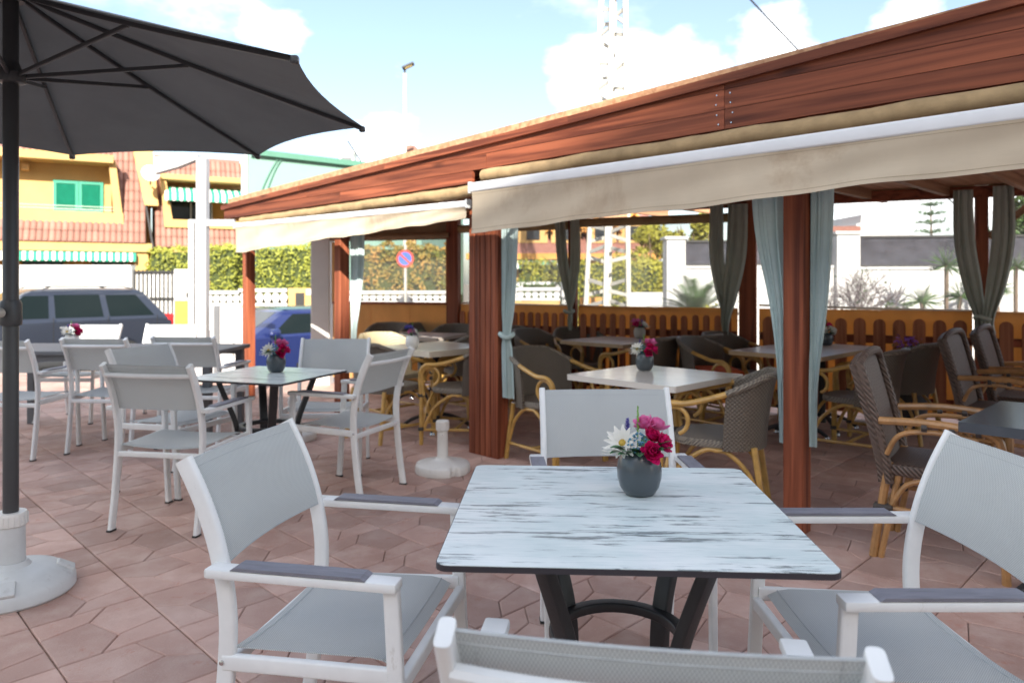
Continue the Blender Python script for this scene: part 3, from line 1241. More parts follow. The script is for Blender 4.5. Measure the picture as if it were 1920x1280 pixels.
# curtains -----------------------------------------------------------------
def drape(name, label, m, pts, rz=0, loc=(0, 0, 0), folds=5, amp=.02, grp='tied back curtains on the pergola posts', knot=None):
    """pts: (z, x centre, width, depth offset) from top to bottom; a pleated sheet gathered where the width shrinks"""
    t = thing(name, label, 'curtain', loc, rz, grp)
    rows = smooth_path([(z, xc, w) for z, xc, w, _ in pts], 6)
    dep = smooth_path([(d, 0, 0) for _, _, _, d in pts], 6)
    w0 = max(p[2] for p in pts)
    sd_ = [random.uniform(0, 6) for _ in range(3)]

    def fn(u, v):
        i = v * (len(rows) - 1)
        k = min(int(i), len(rows) - 2)
        f = i - k
        z, xc, w = (rows[k] * (1 - f) + rows[k + 1] * f)
        d = dep[k].x * (1 - f) + dep[k + 1].x * f
        a = amp * (.6 + .5 * (1 - w / w0))
        uw = u + .035 * math.sin(u * 9.1 + sd_[0]) + .02 * math.sin(u * 17 + sd_[1] + 1.3 * v)
        ph = uw * folds * 2 * PI
        a *= .65 + .35 * math.sin(u * 6.3 + sd_[2]) + .12 * math.sin(v * 7 + u * 11)
        return (xc + (u - .5) * w + .12 * w / folds * math.sin(ph * 2 + 1), d + a * math.sin(ph + .6 * math.sin(v * 5)) + a * .4 * math.sin(ph * 2.3 + 1.7), z)
    MB().grid(fn, folds * 10, len(rows) - 1, .0015).build('cloth', m, t, True)
    if knot:
        z, x, r = knot
        MB().tube([(x + r * math.cos(a), r * .9 * math.sin(a), z + .012 * math.sin(a * 2)) for a in [2 * PI * i / 14 for i in range(14)]], .018, 8, closed=True).build('tie_band', m, t, True)
    return t


def on_front(x, y=FY):
    X, Y = to_world(x, y)
    return (X, Y, 0)


drape('curtain', 'pale teal curtain hanging beside the clad timber post', M['curtain'],
      [(1.98, .0, .19, 0), (1.5, -.01, .17, 0), (1.15, -.02, .14, 0), (.92, -.03, .085, 0), (.80, -.025, .12, 0), (.46, -.01, .13, 0)], R(-45), on_front(-3.81), 4, .026, knot=(.92, -.03, .05))
drape('curtain', 'pale teal curtain on the left side of the single square post', M['curtain'],
      [(1.98, -.10, .24, 0), (1.6, -.09, .21, 0), (1.2, -.045, .13, 0), (.9, -.03, .075, 0), (.7, -.025, .06, 0), (.45, -.02, .05, 0)], R(-45), on_front(-1.655 - .055, FY + .02), 4, .022)
drape('curtain', 'pale teal curtain on the right side of the single square post', M['curtain'],
      [(1.98, .055, .14, 0), (1.6, .052, .13, 0), (1.2, .04, .10, 0), (.9, .025, .06, 0), (.7, .015, .045, 0), (.45, .015, .04, 0)], R(-45), on_front(-1.655 + .055, FY + .04), 4, .022)
drape('curtain', 'sunlit whitish curtain on the orange-lit post near the parasol base', M['curtain'],
      [(1.98, .14, .22, 0), (1.5, .14, .20, 0), (1.1, .10, .14, 0), (.85, .08, .08, 0), (.6, .07, .08, 0), (.5, .07, .09, 0)], R(-45), on_front(-6.09 + .05, FY + .05), 4, .024)


def on_wall(s, off=0):
    X, Y = wall_pt(s)
    return (X - .419 * off, Y - .908 * off, 0)


WZ = R(-24.8)
drape('curtain', 'shade-tinted sage curtain gathered on the thin back post left of centre', M['sage'],
      [(2.05, -.13, .12, 0), (1.6, -.10, .13, 0), (1.2, -.03, .10, 0), (1.0, .0, .05, 0), (.9, .0, .06, 0), (.78, .0, .04, 0)], WZ, on_wall(1.54, .10), 3, .025)
drape('curtain', 'narrow shade-tinted sage curtain strip on the right of the thin back post', M['sage'],
      [(2.05, .06, .11, 0), (1.6, .07, .12, 0), (1.2, .035, .09, 0), (1.0, .01, .05, 0), (.86, .01, .06, 0)], WZ, on_wall(1.54, .13), 3, .02, knot=(.99, .0, .05))
drape('curtain', 'shade-tinted sage curtain left of the broad dark back post', M['sage'],
      [(2.10, -.29, .14, 0), (1.6, -.29, .15, 0), (1.2, -.24, .12, 0), (.95, -.20, .06, 0), (.78, -.20, .05, 0)], WZ, on_wall(3.43, .12), 3, .03)
drape('curtain', 'lighter shade-tinted sage curtain wrapped across the broad dark back post', M['sage'],
      [(2.10, -.08, .18, 0), (1.6, -.10, .19, 0), (1.2, -.16, .15, 0), (.95, -.20, .09, 0), (.82, -.20, .06, 0)], WZ, on_wall(3.43, .16), 3, .03)
drape('curtain', 'shade-tinted sage curtain with teal edge left of the rightmost back post', M['sage'],
      [(2.14, -.16, .15, 0), (1.7, -.15, .16, 0), (1.3, -.09, .15, 0), (1.0, -.03, .09, 0), (.86, -.02, .12, 0), (.74, -.02, .1, 0)], WZ, on_wall(5.45, .12), 3, .03, knot=(1.0, -.0, .065))
drape('curtain', 'shade-tinted sage curtain right of the rightmost back post', M['sage'],
      [(2.16, .14, .15, 0), (1.7, .14, .17, 0), (1.3, .09, .15, 0), (1.0, .03, .09, 0), (.86, .03, .11, 0)], WZ, on_wall(5.45, .15), 3, .03)


# picket fences between the back posts --------------------------------------
def picket_mesh(w, h):
    r = w / 2
    poly = [(-r, 0), (r, 0), (r, h - r)] + [(r * math.cos(R(a)), h - r + r * math.sin(R(a))) for a in (30, 60, 90, 120, 150)] + [(-r, h - r)]
    return MB().prism(poly, -.011, .011, 'y')


def fence(label, s0, s1, pitch, w, hpick=.89):
    f = thing('picket_fence', label, 'fence', (*wall_pt(s0), 0), WZ, 'round topped picket fence panels')
    L_ = s1 - s0
    me = picket_mesh(w, hpick).mesh('picket')
    n = int(L_ / pitch)
    off = (L_ - (n - 1) * pitch) / 2
    for i in range(n):
        p = link('picket', me, M['picket'], f)
        p.location = (off + i * pitch, -.035, .08 + random.uniform(-.006, .006))
        p.rotation_euler = (0, random.uniform(-.006, .006), 0)
    for z in (.20, .775):
        MB().box((L_ / 2, -.008, z), (L_ - .02, .028, .075), b=.004).build('rail', M['wood_x'], f)
    nb = max(1, int(L_ / 1.0))
    for i in range(nb):
        a, b_ = L_ * i / nb + .004, L_ * (i + 1) / nb - .004
        MB().box(((a + b_) / 2, .035, .555), (b_ - a, .012, .99)).build('backing_board', M['amber'], f)
    return f


fence('picket fence with narrow pickets just right of the clad timber post', .08, 1.49, .098, .060)
fence('picket fence with narrow pickets behind the stone coloured vase', 1.59, 3.33, .112, .066)
fence('picket fence with broad round topped pickets behind the dark high-backed chair', 3.53, 5.39, .165, .105)
fence('end piece of picket fence at the right edge behind the last curtains', 5.51, 7.25, .165, .105)


def blind(label, s0, s1, z0, z1, roll=.05, m='tan_cloth', tilt=0):
    b = thing('clear_blind', label, 'blind', (*wall_pt(s0), 0), WZ, 'clear roll-down blinds in the back openings')
    L_ = s1 - s0
    MB().prism([(0, z0 + tilt), (L_, z0), (L_, z1), (0, z1)], .060, .0615, 'y').build('clear_sheet', M['vinyl'], b)
    MB().sweep([(0, .06, z0 + tilt), (L_, .06, z0)], rrect(.024, .012, .003), side=(0, 0, 1)).build('bottom_hem', M['white_cloth'], b)
    MB().tube([(0, .0, z1 + .03), (L_, .0, z1 + .03)], roll, 10).build('cloth_roll', M[m], b, True)
    return b


blind('clear blind right of the clad post with white balustrade beyond it', .08, 1.49, 1.045, 1.93, tilt=.02)
blind('clear blind showing the lattice mast and the yellow hedge', 1.59, 3.33, .99, 1.95, tilt=.06)
blind('clear blind showing the white wall with dark mesh', 3.53, 5.39, 1.05, 2.13, .045, tilt=.03)
blind('clear blind at the right edge of the pergola', 5.51, 7.25, 1.03, 2.13, .045)

# panelled end wall at the far left
ew = thing('panelled_end_wall', 'amber wooden end wall with a clear window behind the far tables', 'wall', (-2.30, 9.36, 0), math.atan2(8.9 - 9.36, -.75 + 2.30))
Lw = math.hypot(1.55, .46)
for i in range(3):
    a, b_ = Lw * i / 3, Lw * (i + 1) / 3
    MB().box(((a + b_) / 2, 0, .57), (b_ - a - .004, .02, .94)).build('panel', M['amber'], ew)
MB().box((Lw / 2, 0, 1.055), (Lw, .05, .028)).build('sill', M['wood_x'], ew)
for x in (.02, Lw - .03):
    MB().box((x, 0, 1.45), (.05, .05, .76)).build('upright', M['amber'], ew)
MB().prism([(.05, 1.07), (Lw - .06, 1.07), (Lw - .06, 1.84), (.05, 1.84)], .0, .0015, 'y').build('clear_sheet', M['vinyl'], ew)
MB().box((Lw / 2, 0, 1.98), (Lw, .03, .28)).build('header', M['brown_blind'], ew)
MB().tube([(0, -.06, 1.87), (Lw, -.06, 1.89)], .035, 10).build('rolled_blind', M['brown_blind'], ew, True)

# ------------------------------------------------------------------ furniture
def make_sling_chair(label):
    t = thing('sling_armchair', label, 'chair', group='white sling armchairs on the terrace')
    up = smooth_path([(-.25, 0), (-.218, .22), (-.198, .44), (-.200, .56), (-.224, .68), (-.264, .79), (-.314, .888)], 5)  # (y, z)
    upz = [(p.x, p.y) for p in up]

    def y_at(z):
        for (y0, z0), (y1, z1) in zip(upz, upz[1:]):
            if z0 <= z <= z1:
                return y0 + (y1 - y0) * (z - z0) / (z1 - z0)
        return upz[-1][0]
    for s in (-1, 1):
        MB().sweep([(s * .247, y, z) for y, z in upz], rrect(.022, .042, .007), side=(1, 0, 0),
                   scale=None).build('back_upright', M['white'], t, True)
        MB().sweep([(s * .272, .218, .64), (s * .268, .232, .34), (s * .264, .252, 0)], rrect(.022, .037, .006), side=(1, 0, 0)).build('leg', M['white'], t, True)
        MB().sweep(smooth_path([(s * .25, -.205, .418), (s * .254, 0, .424), (s * .264, .228, .432)], 4), rrect(.020, .038, .006), side=(1, 0, 0)).build('seat_rail', M['white'], t, True)
        a = MB().box((s * .277, .006, .642), (.050, .465, .023), b=.006).build('armrest', M['white'], t, True)
        ins = [(-.16, .6545), (.167, .6545), (.155, .6615), (-.148, .6615)]
        MB().prism(ins, s * .277 - .0255, s * .277 + .0255, 'x').build('armrest_slat', M['insert'], a)
    for s in (-1, 1):
        MB().box((s * .264, .253, .004), (.027, .046, .012), b=.003).build('foot_glide', M['black_trim'], t)
        MB().box((s * .247, -.25, .004), (.026, .050, .012), b=.003).build('foot_glide', M['black_trim'], t)
        MB().lathe([(.006, 0), (.006, .003), (.003, .004)], 8, M=Matrix.Translation((s * .2605, -.205, .625)) @ Matrix.Rotation(R(90 * s), 4, 'Y')).build('bolt', M['chrome'], t)
        MB().lathe([(.006, 0), (.006, .003), (.003, .004)], 8, M=Matrix.Translation((s * .2605, -.205, .42)) @ Matrix.Rotation(R(90 * s), 4, 'Y')).build('bolt', M['chrome'], t)
    MB().sweep([(-.26, .232, .405), (.26, .232, .405)], rrect(.024, .036, .006), side=(0, 1, 0)).build('front_rail', M['white'], t, True)
    MB().sweep([(-.245, -.205, .40), (.245, -.205, .40)], rrect(.022, .03, .006), side=(0, 1, 0)).build('rear_rail', M['white'], t, True)
    MB().tube([(x, y_at(.835) - .014 - .026 * (1 - (x / .24) ** 2), .832) for x in [(-.24 + .48 * i / 12) for i in range(13)]], .0125, 8).build('top_rail', M['white'], t, True)

    def seat(u, v):
        x = (u - .5) * .468
        y = -.188 + .40 * v
        q = 1 - (2 * u - 1) ** 2
        z = .447 + .010 * v - .016 * q * (1 - .5 * v) - .018 * max(0, v - .9) / .1
        return (x, y, z)
    st = MB().grid(seat, 14, 14, .003).build('seat', M['sling'], t, True)

    def seam(v):
        return [Vector(seat(i / 14, v)) + Vector((0, 0, .0008)) for i in range(15)]
    MB().tube(seam(.93), .0016, 5).build('seam', M['sling_hem'], st, True)
    MB().tube(seam(.05), .0016, 5).build('seam', M['sling_hem'], st, True)

    def backf(u, v):
        z = .645 + .240 * v
        x = (u - .5) * .474
        q = 1 - (2 * u - 1) ** 2
        return (x, y_at(z) + .010 - .024 * q * (1 - .45 * v), z)
    bk = MB().grid(backf, 14, 10, .003).build('backrest', M['sling'], t, True)
    for v in (.0, .92, 1.0):
        MB().tube([Vector(backf(i / 14, v)) + Vector((0, .001, 0)) for i in range(15)], .0026, 5).build('seam', M['sling_hem'], bk, True)
    for u in (.05, .95):
        MB().tube([Vector(backf(u, i / 10)) + Vector((0, .001, 0)) for i in range(11)], .0018, 5).build('seam', M['sling_hem'], bk, True)
    return t


sling_spots = [
    (-.43, 1.925, (.982, -.19), 'nearest white sling armchair in full view left of the distressed wood table'),
    (.375, 2.58, (.03, -1), 'white sling armchair facing us behind the distressed wood table and its vase'),
    (.925, 1.80, (-1, .0), 'white sling armchair at right of the distressed wood table, cut by the frame'),
    (.21, 1.155, (.15, .988), 'white sling armchair in the bottom foreground with only its backrest top showing'),
    (-1.83, 4.05, (.17, .985), 'white sling armchair with its back to us at the near side of the middle table'),
    (-2.17, 4.72, (.95, -.31), 'white sling armchair on the left of the middle table, behind another backrest'),
    (-1.03, 4.60, (-.93, .36), 'white sling armchair right of the middle table, turned away from the white parasol foot'),
    (-1.31, 5.18, (.05, -1), 'white sling armchair facing us on the far side of the middle table'),
    (-3.76, 5.62, (.05, 1), 'leftmost white sling armchair, partly behind the parasol pole'),
    (-3.14, 5.80, (.05, 1), 'white sling armchair with back to us at the far grey table, beside the pole'),
    (-2.54, 5.98, (.08, 1), 'white sling armchair with back to us near the white gate post'),
    (-4.18, 7.02, (.0, -1), 'sunlit white armchair behind the pink flowers at the far grey table'),
    (-3.42, 7.06, (.05, -1), 'sunlit white armchair right of the pink flowers at the far grey table'),
]
proto = make_sling_chair(sling_spots[0][3])
for i, (x, y, f, lab) in enumerate(sling_spots):
    if i == 0:
        c = proto
        c.location, c.rotation_euler = (x, y, 0), (0, 0, face(*f))
    else:
        copy_tree(proto, (x, y, 0), face(*f), lab)


def make_hpl_table(label, loc, rz, size, grp):
    t = thing('square_bistro_table', label, 'table', loc, rz, grp)
    h = size / 2
    top = MB().prism(rrect(size, size, .028, 5), .733, .7445).build('tabletop', M['dark_edge'], t)
    MB().prism(rrect(size - .004, size - .004, .026, 5), .7447, .7462).build('laminate', M['laminate'], top)
    MB().box((0, 0, .724), (.42, .42, .014)).build('top_plate', M['base_metal'], t)
    for k in range(4):
        a = PI / 4 + k * PI / 2
        prof = [(.285, .722), (.262, .66), (.222, .56), (.186, .46), (.170, .36), (.175, .26), (.195, .14), (.235, .05), (.262, .012)]
        pth = smooth_path([(r * math.cos(a), r * math.sin(a), z) for r, z in prof], 3)
        MB().sweep(pth, rrect(.048, .030, .006), side=(-math.sin(a), math.cos(a), 0)).build('leg', M['base_metal'], t, True)
        MB().lathe([(.022, 0), (.022, .012)], 10, (.262 * math.cos(a), .262 * math.sin(a), 0)).build('foot_pad', M['black_trim'], t)
    MB().sweep([(.158 * math.cos(2 * PI * i / 36), .158 * math.sin(2 * PI * i / 36), .428) for i in range(36)], rrect(.026, .034, .005), side=(0, 0, 1), closed=True).build('ring', M['base_metal'], t, True)
    return t


make_hpl_table('front table with distressed pale blue wood top and dark curved base', (.268, 1.835, 0), R(-3.2), .805, 'square tables with curved dark bases')
make_hpl_table('middle table with pale top and dark curved base and ring', (-1.51, 4.50, 0), R(-19), .71, 'square tables with curved dark bases')

lt = thing('long_terrace_table', 'long dark grey table at the far left among sunlit white armchairs', 'table', (-3.5, 6.42, 0), R(-2))
MB().box((0, 0, .725), (2.1, .80, .035), b=.006).build('tabletop', M['table_grey'], lt)
for x in (-.98, .98):
    for y in (-.33, .33):
        MB().box((x, y, .355), (.065, .065, .71), b=.006).build('leg', M['table_grey'], lt)
for y in (-.35, .35):
    MB().box((0, y, .68), (1.9, .025, .05)).build('apron', M['table_grey'], lt)


# flower vases --------------------------------------------------------------
def petal(mb, base, direction, up, length, width, cup):
    d = Vector(direction).normalized()
    u = Vector(up)
    s = d.cross(u)
    if s.length < 1e-4:
        s = d.orthogonal()
    s.normalize()
    n = s.cross(d)
    ws = [.35, .8, 1.0, .85, .25]
    vs = []
    for i, w in enumerate(ws):
        t = i / 4
        p = Vector(base) + d * length * t + n * cup * length * t * t
        vs += [tuple(p - s * w * width / 2 + n * .12 * width * w), tuple(p - n * .02 * width), tuple(p + s * w * width / 2 + n * .12 * width * w)]
    fs = []
    for i in range(4):
        fs += [(3 * i, 3 * i + 1, 3 * i + 4, 3 * i + 3), (3 * i + 1, 3 * i + 2, 3 * i + 5, 3 * i + 4)]
    mb.add(vs, fs)


def peony(c, axis, r, rnd, n=46):
    mb = MB()
    ax = Vector(axis).normalized()
    a0 = ax.orthogonal().normalized()
    b0 = ax.cross(a0)
    for i in range(n):
        k = i / n
        ang = i * 2.399 + rnd.uniform(-.3, .3)
        el = .15 + 1.45 * (1 - k)          # inner petals stand up
        d = (a0 * math.cos(ang) + b0 * math.sin(ang)) * math.cos(el) + ax * math.sin(el)
        L_ = r * (.75 + .35 * k) * rnd.uniform(.85, 1.12)
        petal(mb, Vector(c) + ax * .004 * (1 - k) - ax * r * .15, d, ax, L_, r * rnd.uniform(.55, .85), rnd.uniform(.1, .5))
    return mb


def make_vase(label, pot='pot', seed=1, flowers=('fuchsia', 'pink')):
    rnd = random.Random(seed)
    t = thing('flower_vase', label, 'vase', group='flower vases on the tables')
    prof = [(.001, .0), (.030, .0), (.041, .005), (.052, .022), (.058, .045), (.0595, .065), (.057, .085), (.051, .102), (.046, .112), (.0435, .114), (.041, .111), (.045, .10), (.047, .085), (.001, .08)]
    MB().lathe(prof, 32).build('pot', M[pot], t, True)
    fl = [((.022, -.040, .118), (.25, -.8, .55), .036, flowers[0]), ((.052, -.018, .135), (.9, -.3, .45), .036, flowers[0]),
          ((.030, -.012, .150), (.3, -.4, .9), .032, flowers[0]), ((.046, .020, .172), (.5, .2, .8), .036, flowers[1]), ((.014, .014, .176), (-.1, -.2, 1), .033, flowers[1])]
    for c, ax, r, m in fl:
        peony(c, ax, r, rnd).build('peony', M[m], t, True)
    d = MB()
    c0 = Vector((-.046, -.012, .138))
    ax = Vector((-.45, -.72, .55)).normalized()
    a0 = ax.orthogonal().normalized()
    b0 = ax.cross(a0)
    for ring, L_, el in ((0, .050, .12), (1, .040, .35)):
        for i in range(13):
            a = 2 * PI * (i + .5 * ring) / 13
            petal(d, c0, (a0 * math.cos(a) + b0 * math.sin(a)) * math.cos(el) + ax * math.sin(el), ax, L_ * rnd.uniform(.9, 1.1), .014, .1)
    dz = d.build('daisy', M['petal_white'], t, True)
    e = MB()
    Mx = Matrix.Translation(c0 + ax * .004) @ ax.to_track_quat('Z', 'Y').to_matrix().to_4x4()
    e.lathe([(.001, .006), (.006, .006), (.010, .002), (.010, -.002)][::-1], 10, M=Mx)
    e.build('daisy_eye', M['yellow_eye'], dz, True)
    bmh = MB()
    for i in range(60):
        v = Vector((rnd.gauss(0, 1), rnd.gauss(0, 1), rnd.gauss(0, 1))).normalized()
        p = Vector((-.012, -.030, .130)) + Vector((v.x * .026, v.y * .016, v.z * .026)) + Vector((.006, 0, .012)) * (v.z)
        r = rnd.uniform(.0034, .0048)
        bmh.add([tuple(p + Vector(q) * r) for q in ((1, 0, 0), (-1, 0, 0), (0, 1, 0), (0, -1, 0), (0, 0, 1), (0, 0, -1))],
                [(0, 2, 4), (2, 1, 4), (1, 3, 4), (3, 0, 4), (2, 0, 5), (1, 2, 5), (3, 1, 5), (0, 3, 5)])
    bmh.build('berry_cluster', M['berry'], t, True)
    for i in range(18):
        lf = MB()
        a = rnd.uniform(0, 2 * PI) if i > 2 else (-2.6, -2.2, -1.0)[i]
        d_ = Vector((math.cos(a), math.sin(a), rnd.uniform(.1, .9)))
        petal(lf, (math.cos(a) * .03, math.sin(a) * .03, .105 + rnd.uniform(0, .03)), d_, (0, 0, 1), rnd.uniform(.045, .07), .024, -.2)
        lf.build('leaf', M['flower_leaf'], t, True)
    sp = MB().tube([(-.004, .0, .1), (-.004, .0, .235)], .0015, 5)
    for i in range(26):
        a = i * 2.4
        z = .165 + i * .0027
        petal(sp, (-.004, 0, z), (math.cos(a), math.sin(a), .7), (0, 0, 1), .011 * (1 - i / 40), .005, .2)
    sp.build('sprig', M['sprig'], t, True)
    vi = MB().tube([(-.025, .01, .1), (-.030, .01, .17)], .0015, 5)
    for i in range(22):
        a = i * 2.4
        petal(vi, (-.030, .01, .165 + i * .0016), (math.cos(a), math.sin(a), .5), (0, 0, 1), .014 * (1 - i / 34), .008, .2)
    vi.build('violet_spike', M['violet'], t, True)
    tw = MB()
    for k in range(3):
        tw.tube(smooth_path([(-.035, -.01 - .01 * k, .11), (-.065, -.02 - .015 * k, .118 + .006 * k), (-.088, -.03, .112 + .008 * k)], 4), .0016, 5)
        petal(tw, (-.085, -.03, .112 + .008 * k), (-1, -.2, .1), (0, 0, 1), .02, .012, .1)
    tw.build('dry_sprig', M['petal_white'], t, True)
    return t


v = make_vase('dark grey egg shaped vase with pink peonies on the front table', 'pot', 3)
v.location = (.340, 1.945, .7462)
v = make_vase('dark grey vase with pink flowers on the middle table', 'pot', 5)
v.location, v.rotation_euler = (-1.49, 4.60, .7462), (0, 0, .4)
v = make_vase('white vase with red and pink flowers on the long grey table', 'pot_white', 6)
v.location, v.rotation_euler = (-3.88, 6.42, .743), (0, 0, 1.0)
VPOS = []

# parasol -------------------------------------------------------------------
PX, PY = -2.12, 3.08
um = thing('parasol', 'large charcoal parasol with dark pole filling the upper left', 'parasol', (PX, PY, 0))
MB().lathe([(.0295, .30), (.0295, 2.50), (.012, 2.54)], 20).build('pole', M['pole'], um, True)
APX, TIP, RAD, A0 = 2.545, 2.09, 1.49, 22.5
cp = MB()


def canopy_pt(k, u, v):
    """panel k, u across 0..1, v from apex to rim; the cloth sags between the ribs"""
    a0, a1 = R(A0 + 45 * k), R(A0 + 45 * (k + 1))
    p0 = Vector((math.cos(a0), math.sin(a0), 0)) * RAD * v
    p1 = Vector((math.cos(a1), math.sin(a1), 0)) * RAD * v
    p = p0.lerp(p1, u)
    q = 4 * u * (1 - u)
    p *= 1 - .045 * q * v
    z = APX + (TIP - APX) * v - .012 * math.sin(v * PI) + .035 * q * v * (1 - .6 * v) + .02 * v * math.sin(PI * v) * .5
    return (p.x, p.y, z)


cano = None
for k in range(8):
    MB().grid(lambda u, v_: canopy_pt(k, u, .03 + .97 * v_), 8, 12, -.0015).build('canopy_panel', M['canopy'], um, True)
for k in range(8):
    a = R(A0 + 45 * k)
    ca, sa = math.cos(a), math.sin(a)
    pts = [(ca * RAD * v_, sa * RAD * v_, APX + (TIP - APX) * v_ - .012 * math.sin(v_ * PI) - .012) for v_ in [i / 10 for i in range(11)]]
    pts[0] = (ca * .03, sa * .03, pts[0][2])
    rb = MB().sweep(pts, rrect(.016, .020, .004), side=(-sa, ca, 0)).build('rib', M['pole'], um)
    q = .46
    top = Vector((ca * RAD * q, sa * RAD * q, APX + (TIP - APX) * q - .03))
    MB().sweep([(ca * .045, sa * .045, 2.185), top], rrect(.013, .018, .004), side=(-sa, ca, 0)).build('strut', M['pole'], rb)
    MB().box((ca * RAD * .995, sa * RAD * .995, TIP - .012), (.03, .03, .03), b=.008).build('tip_cap', M['pole'], rb)
MB().lathe([(.031, 2.15), (.052, 2.155), (.056, 2.17), (.056, 2.195), (.045, 2.205), (.031, 2.24)], 20).build('runner', M['pole'], um, True)
MB().lathe([(.05, 2.50), (.055, 2.52), (.04, 2.555), (.02, 2.575), (.015, 2.60), (.001, 2.605)], 16).build('finial', M['pole'], um, True)
MB().lathe([(.040, 1.13), (.042, 1.14), (.042, 1.22), (.036, 1.235)], 16).build('crank_housing', M['pole'], um, True)
cr = MB().tube(smooth_path([(-.005, -.035, 1.185), (.0, -.075, 1.185), (-.06, -.09, 1.21), (-.13, -.09, 1.245), (-.17, -.09, 1.25)], 4), .010, 8)
cr.tube([(.0, -.06, 1.185), (.0, -.10, 1.185)], .020, 12)
cr.build('crank_handle', M['galv'], um, True)
ub = thing('parasol_stand', 'grey plastic parasol foot with tall socket holding the charcoal pole', 'parasol base', (PX, PY, 0), R(8))
bm_ = MB()
bm_.lathe([(.232, .0), (.24, .01), (.238, .045), (.225, .062), (.18, .094), (.13, .108), (.075, .116), (.06, .135)], 40)
bm_.build('foot', M['plastic_grey'], ub, True)
MB().lathe([(.055, .11), (.053, .30)], 20).build('socket', M['plastic_grey'], ub, True)
col_ = MB().lathe([(.056, .285), (.061, .29), (.061, .335), (.057, .343), (.032, .343)], 20).build('collar', M['plastic'], ub, True)
gr = MB()
for i in range(20):
    a = 2 * PI * i / 20
    gr.box((.0615 * math.cos(a), .0615 * math.sin(a), .312), (.004, .004, .04))
gr.build('grip_ribs', M['plastic'], col_)
for k in range(4):
    a = PI / 8 + k * PI / 2
    MB().box((0, 0, 0), (.075, .06, .03), Matrix.Translation((.196 * math.cos(a), .196 * math.sin(a), .078)) @ Matrix.Rotation(a, 4, 'Z') @ Matrix.Rotation(R(30), 4, 'Y'), b=.006).build('filler_cap', M['plastic_grey'], ub)


def white_foot(label, loc, rz):
    t = thing('parasol_stand', label, 'parasol base', loc, rz, 'empty white parasol feet')
    n = 48
    prof = [(.188, .0), (.192, .012), (.190, .052), (.180, .064), (.12, .078), (.060, .088), (.048, .10)]
    vs, fs = [], []
    for r, z in prof:
        for j in range(n):
            a = 2 * PI * j / n
            notch = (j % 16) in (0, 1) and r > .17
            vs.append(((r - .028 * notch) * math.cos(a), (r - .028 * notch) * math.sin(a), z))
    for i in range(len(prof) - 1):
        fs += [(i * n + j, i * n + (j + 1) % n, (i + 1) * n + (j + 1) % n, (i + 1) * n + j) for j in range(n)]
    fs += [tuple(range(n))[::-1], tuple((len(prof) - 1) * n + j for j in range(n))]
    MB().add(vs, fs).build('foot', M['plastic'], t, True)
    MB().lathe([(.044, .085), (.038, .11), (.036, .30)], 20).build('socket', M['plastic'], t, True)
    MB().lathe([(.040, .285), (.047, .29), (.047, .345), (.043, .354), (.028, .356)], 10).build('collar', M['plastic'], t)
    MB().tube([(.03, -.02, .26), (.055, -.035, .26)], .008, 8).build('clamp_screw', M['plastic'], t)
    return t


white_foot('empty white plastic parasol foot left of the clad timber post', (-.482, 5.06, 0), R(-62))
white_foot('distant white plastic parasol foot behind the middle table chairs', (-1.83, 6.1, 0), R(10))


